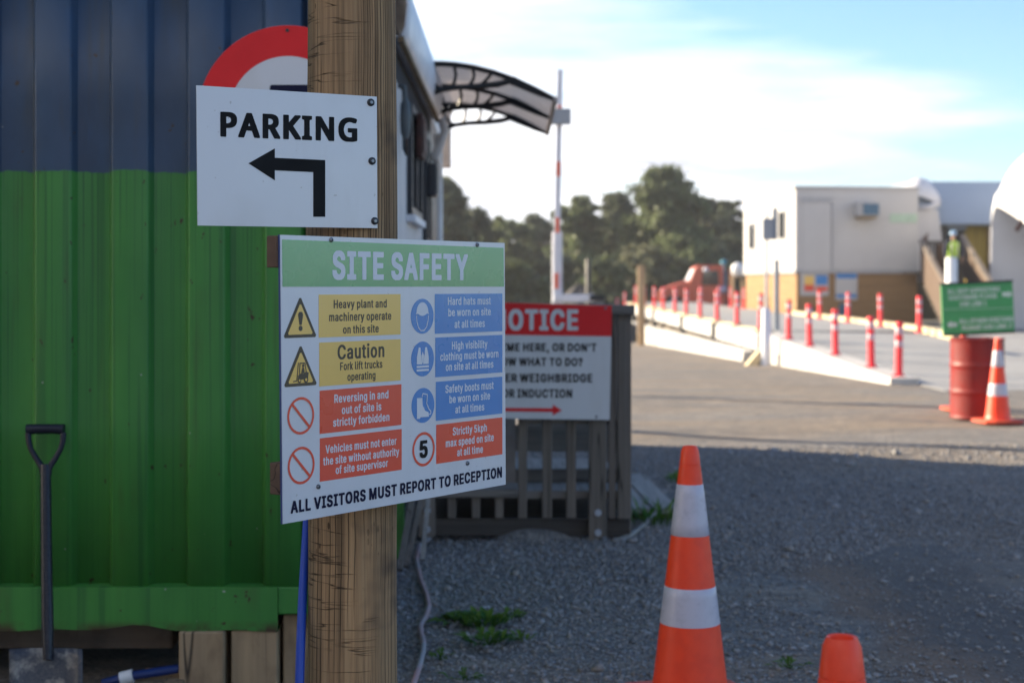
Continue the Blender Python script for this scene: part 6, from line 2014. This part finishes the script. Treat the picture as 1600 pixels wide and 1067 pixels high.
# ------------------------------------------------------------------ trees
def tree(px, ytop, wpx, Yt, leaf, label, dens=1.0, kind='pine', name='tree', ybase=None, hole=.5):
    x_ = (px - CX) / F * Yt
    zb = gz(x_, Yt)
    zt_ = P(0, ytop, Yt).z
    hgt = zt_ - zb
    rad = wpx / 2 / F * Yt * (1.28 if name == 'tree' else 1.1)
    r = thing(name, label, 'tree' if name != 'bush' else 'bush', (x_, Yt, zb), 'trees and bushes behind the yard')
    base = Vector((x_, Yt, zb))
    m = MB()
    m.tube([base - Vector((0, 0, .3)), base + Vector((.1, 0, hgt * .4)), base + Vector((-.1, .1, hgt * .75)), base + Vector((0, 0, hgt * .95))], [rad * .10 + .05, rad * .075 + .03, rad * .04 + .02, .02], 8)
    cl = []
    ncl = int(190 * dens ** .8)
    for i in range(ncl):
        t = rng.uniform(.06 if kind != 'bush' else .02, 1)
        if kind == 'pine':
            env = (1.0 - t) ** .55 * 1.12 + .10
        else:
            env = math.sqrt(max(.05, 1 - (2 * t - 1) ** 2 * .9)) if t > .5 else 1.0
        a = rng.uniform(0, 2 * PI)
        env *= 1 + .30 * math.sin(3 * a + 9 * t + px) + .16 * math.sin(17 * t + a + px)
        rr = rad * env * math.sqrt(rng.uniform(.05, 1)) * .92
        c = base + Vector((rr * math.cos(a), rr * math.sin(a), hgt * t * .95))
        cr = max(.42, rad * rng.uniform(.13, .30)) * (1.05 - .35 * t)
        cl.append((c, cr))
        root = base + Vector((0, 0, hgt * max(.1, t - .14)))
        (i % 3 == 0) and m.tube([root, (root + c) / 2 + Vector((0, 0, .1)), c], [rad * .028 + .015, rad * .018 + .01, .012], 5)
    m.build('trunk', mt['bark'], r, smooth=True)
    cs = np.array([c[:] for c, _ in cl])
    cr = np.array([q for _, q in cl])
    n = int(21000 * dens)
    idx = rng.choice(len(cl), n, p=cr ** 2 / (cr ** 2).sum())
    d = rng.normal(0, 1, (n, 3))
    d /= np.linalg.norm(d, axis=1)[:, None]
    pos = cs[idx] + d * (cr[idx] * np.abs(rng.normal(.62, .42, n)))[:, None] * np.array([1, 1, .72])
    s = rng.uniform(.09, .24, n) * (1 if kind != 'bush' else .8)
    a1 = rng.normal(0, 1, (n, 3))
    a1 /= np.linalg.norm(a1, axis=1)[:, None]
    a2 = np.cross(a1, rng.normal(0, 1, (n, 3)))
    a2 /= np.linalg.norm(a2, axis=1)[:, None]
    s1_, s2_ = s[:, None] * 1.25, s[:, None] * .62
    q = np.stack([pos - a1 * s1_, pos - a2 * s2_, pos + a1 * s1_, pos + a2 * s2_], 1).reshape(-1, 3) - np.array(base[:])
    me = bpy.data.meshes.new('crown')
    me.vertices.add(len(q))
    me.vertices.foreach_set('co', q.ravel())
    me.loops.add(4 * n)
    me.loops.foreach_set('vertex_index', np.arange(4 * n))
    me.polygons.add(n)
    me.polygons.foreach_set('loop_start', np.arange(0, 4 * n, 4))
    me.update(calc_edges=True)
    me.materials.append(mt[leaf])
    o = bpy.data.objects.new('crown', me)
    col.objects.link(o)
    o.parent = r


tree(690, 272, 110, 84, 'leaf_pine', 'dense dark tree at the end of the cabin wall', 1.5)
tree(742, 322, 60, 92, 'leaf_pine', 'low dark tree right beside the dense tree at the cabin end', .6, 'round')
tree(790, 334, 76, 108, 'leaf_olive', 'loose olive tree half hidden by the safety board, left of the boom pole', .75, 'round')
tree(838, 330, 70, 112, 'leaf_pine', 'loose dark tree just left of the boom pole', .7, 'round')
tree(906, 300, 72, 100, 'leaf_olive', 'thin topped olive tree just right of the boom pole', .85, 'round')
tree(962, 296, 84, 104, 'leaf_pine', 'dark tree between the boom pole and the tallest tree', 1.0)
tree(1038, 258, 124, 98, 'leaf_olive', 'tallest tree with the highest crown of the row', 1.9)
tree(1094, 304, 70, 106, 'leaf_brown', 'brownish tree just right of the tallest tree', .9, 'round')
tree(1136, 308, 74, 112, 'leaf_pine', 'dark open tree standing nearest the white office', .65, 'round')
tree(1180, 318, 60, 116, 'leaf_pine', 'dark tree mostly hidden behind the white office', .5, 'round')
for (px, yt_, w_, Yt, lf, lab) in ((722, 398, 90, 80, 'leaf_brown', 'brown bush under the trees behind the safety board'),
                                  (800, 404, 100, 86, 'leaf_olive', 'olive bush under the trees left of the boom pole'),
                                  (872, 400, 96, 90, 'leaf_brown', 'brownish bush behind the boom pole'),
                                  (938, 396, 100, 88, 'leaf_olive', 'olive bush behind the dark round post'),
                                  (1006, 384, 104, 92, 'leaf_brown', 'brown bush behind the tan timber post'),
                                  (1072, 382, 110, 94, 'leaf_olive', 'olive bush behind the bonnet of the red truck'),
                                  (1132, 392, 90, 96, 'leaf_pine', 'dark bush behind the cab of the red truck')):
    tree(px, yt_, w_, Yt, lf, lab, .62, 'bush', 'bush')

for (px, yt_, w_, Yt, lf, lab) in ((860, 350, 130, 140, 'leaf_pine', 'dim far tree seen through the gap behind the boom pole'),
                                  (985, 330, 140, 146, 'leaf_olive', 'dim far tree filling the gap left of the tallest tree'),
                                  (1108, 334, 130, 142, 'leaf_brown', 'dim far tree filling the gap right of the tallest tree'),
                                  (765, 362, 120, 138, 'leaf_olive', 'dim far tree low behind the top corner of the safety board')):
    tree(px, yt_, w_, Yt, lf, lab, .8, 'round')

for (px, yt_, w_, Yt, lf, lab) in ((520, 300, 130, 88, 'leaf_olive', 'olive tree of the far row standing behind the site cabin'),
                                  (612, 318, 120, 94, 'leaf_pine', 'dark tree of the far row just behind the cabin end')):
    tree(px, yt_, w_, Yt, lf, lab, .9, 'round')

# ------------------------------------------------------------------ thin afternoon haze over the yard
hz = MB().box(-260, 260, -60, 330, -3.5, 26).build('haze', bpy.data.materials.new('haze_air'))
tag(hz, 'thin pale afternoon haze over the yard', 'haze', kind='stuff')
hm = hz.data.materials[0]
hm.use_nodes = True
hm.node_tree.nodes.remove(hm.node_tree.nodes['Principled BSDF'])
pv = hm.node_tree.nodes.new('ShaderNodeVolumePrincipled')
pv.inputs['Color'].default_value = (.93, .95, 1.0, 1)
pv.inputs['Density'].default_value = 0.0005
pv.inputs['Anisotropy'].default_value = 0.25
hm.node_tree.links.new(pv.outputs[0], hm.node_tree.nodes['Material Output'].inputs['Volume'])
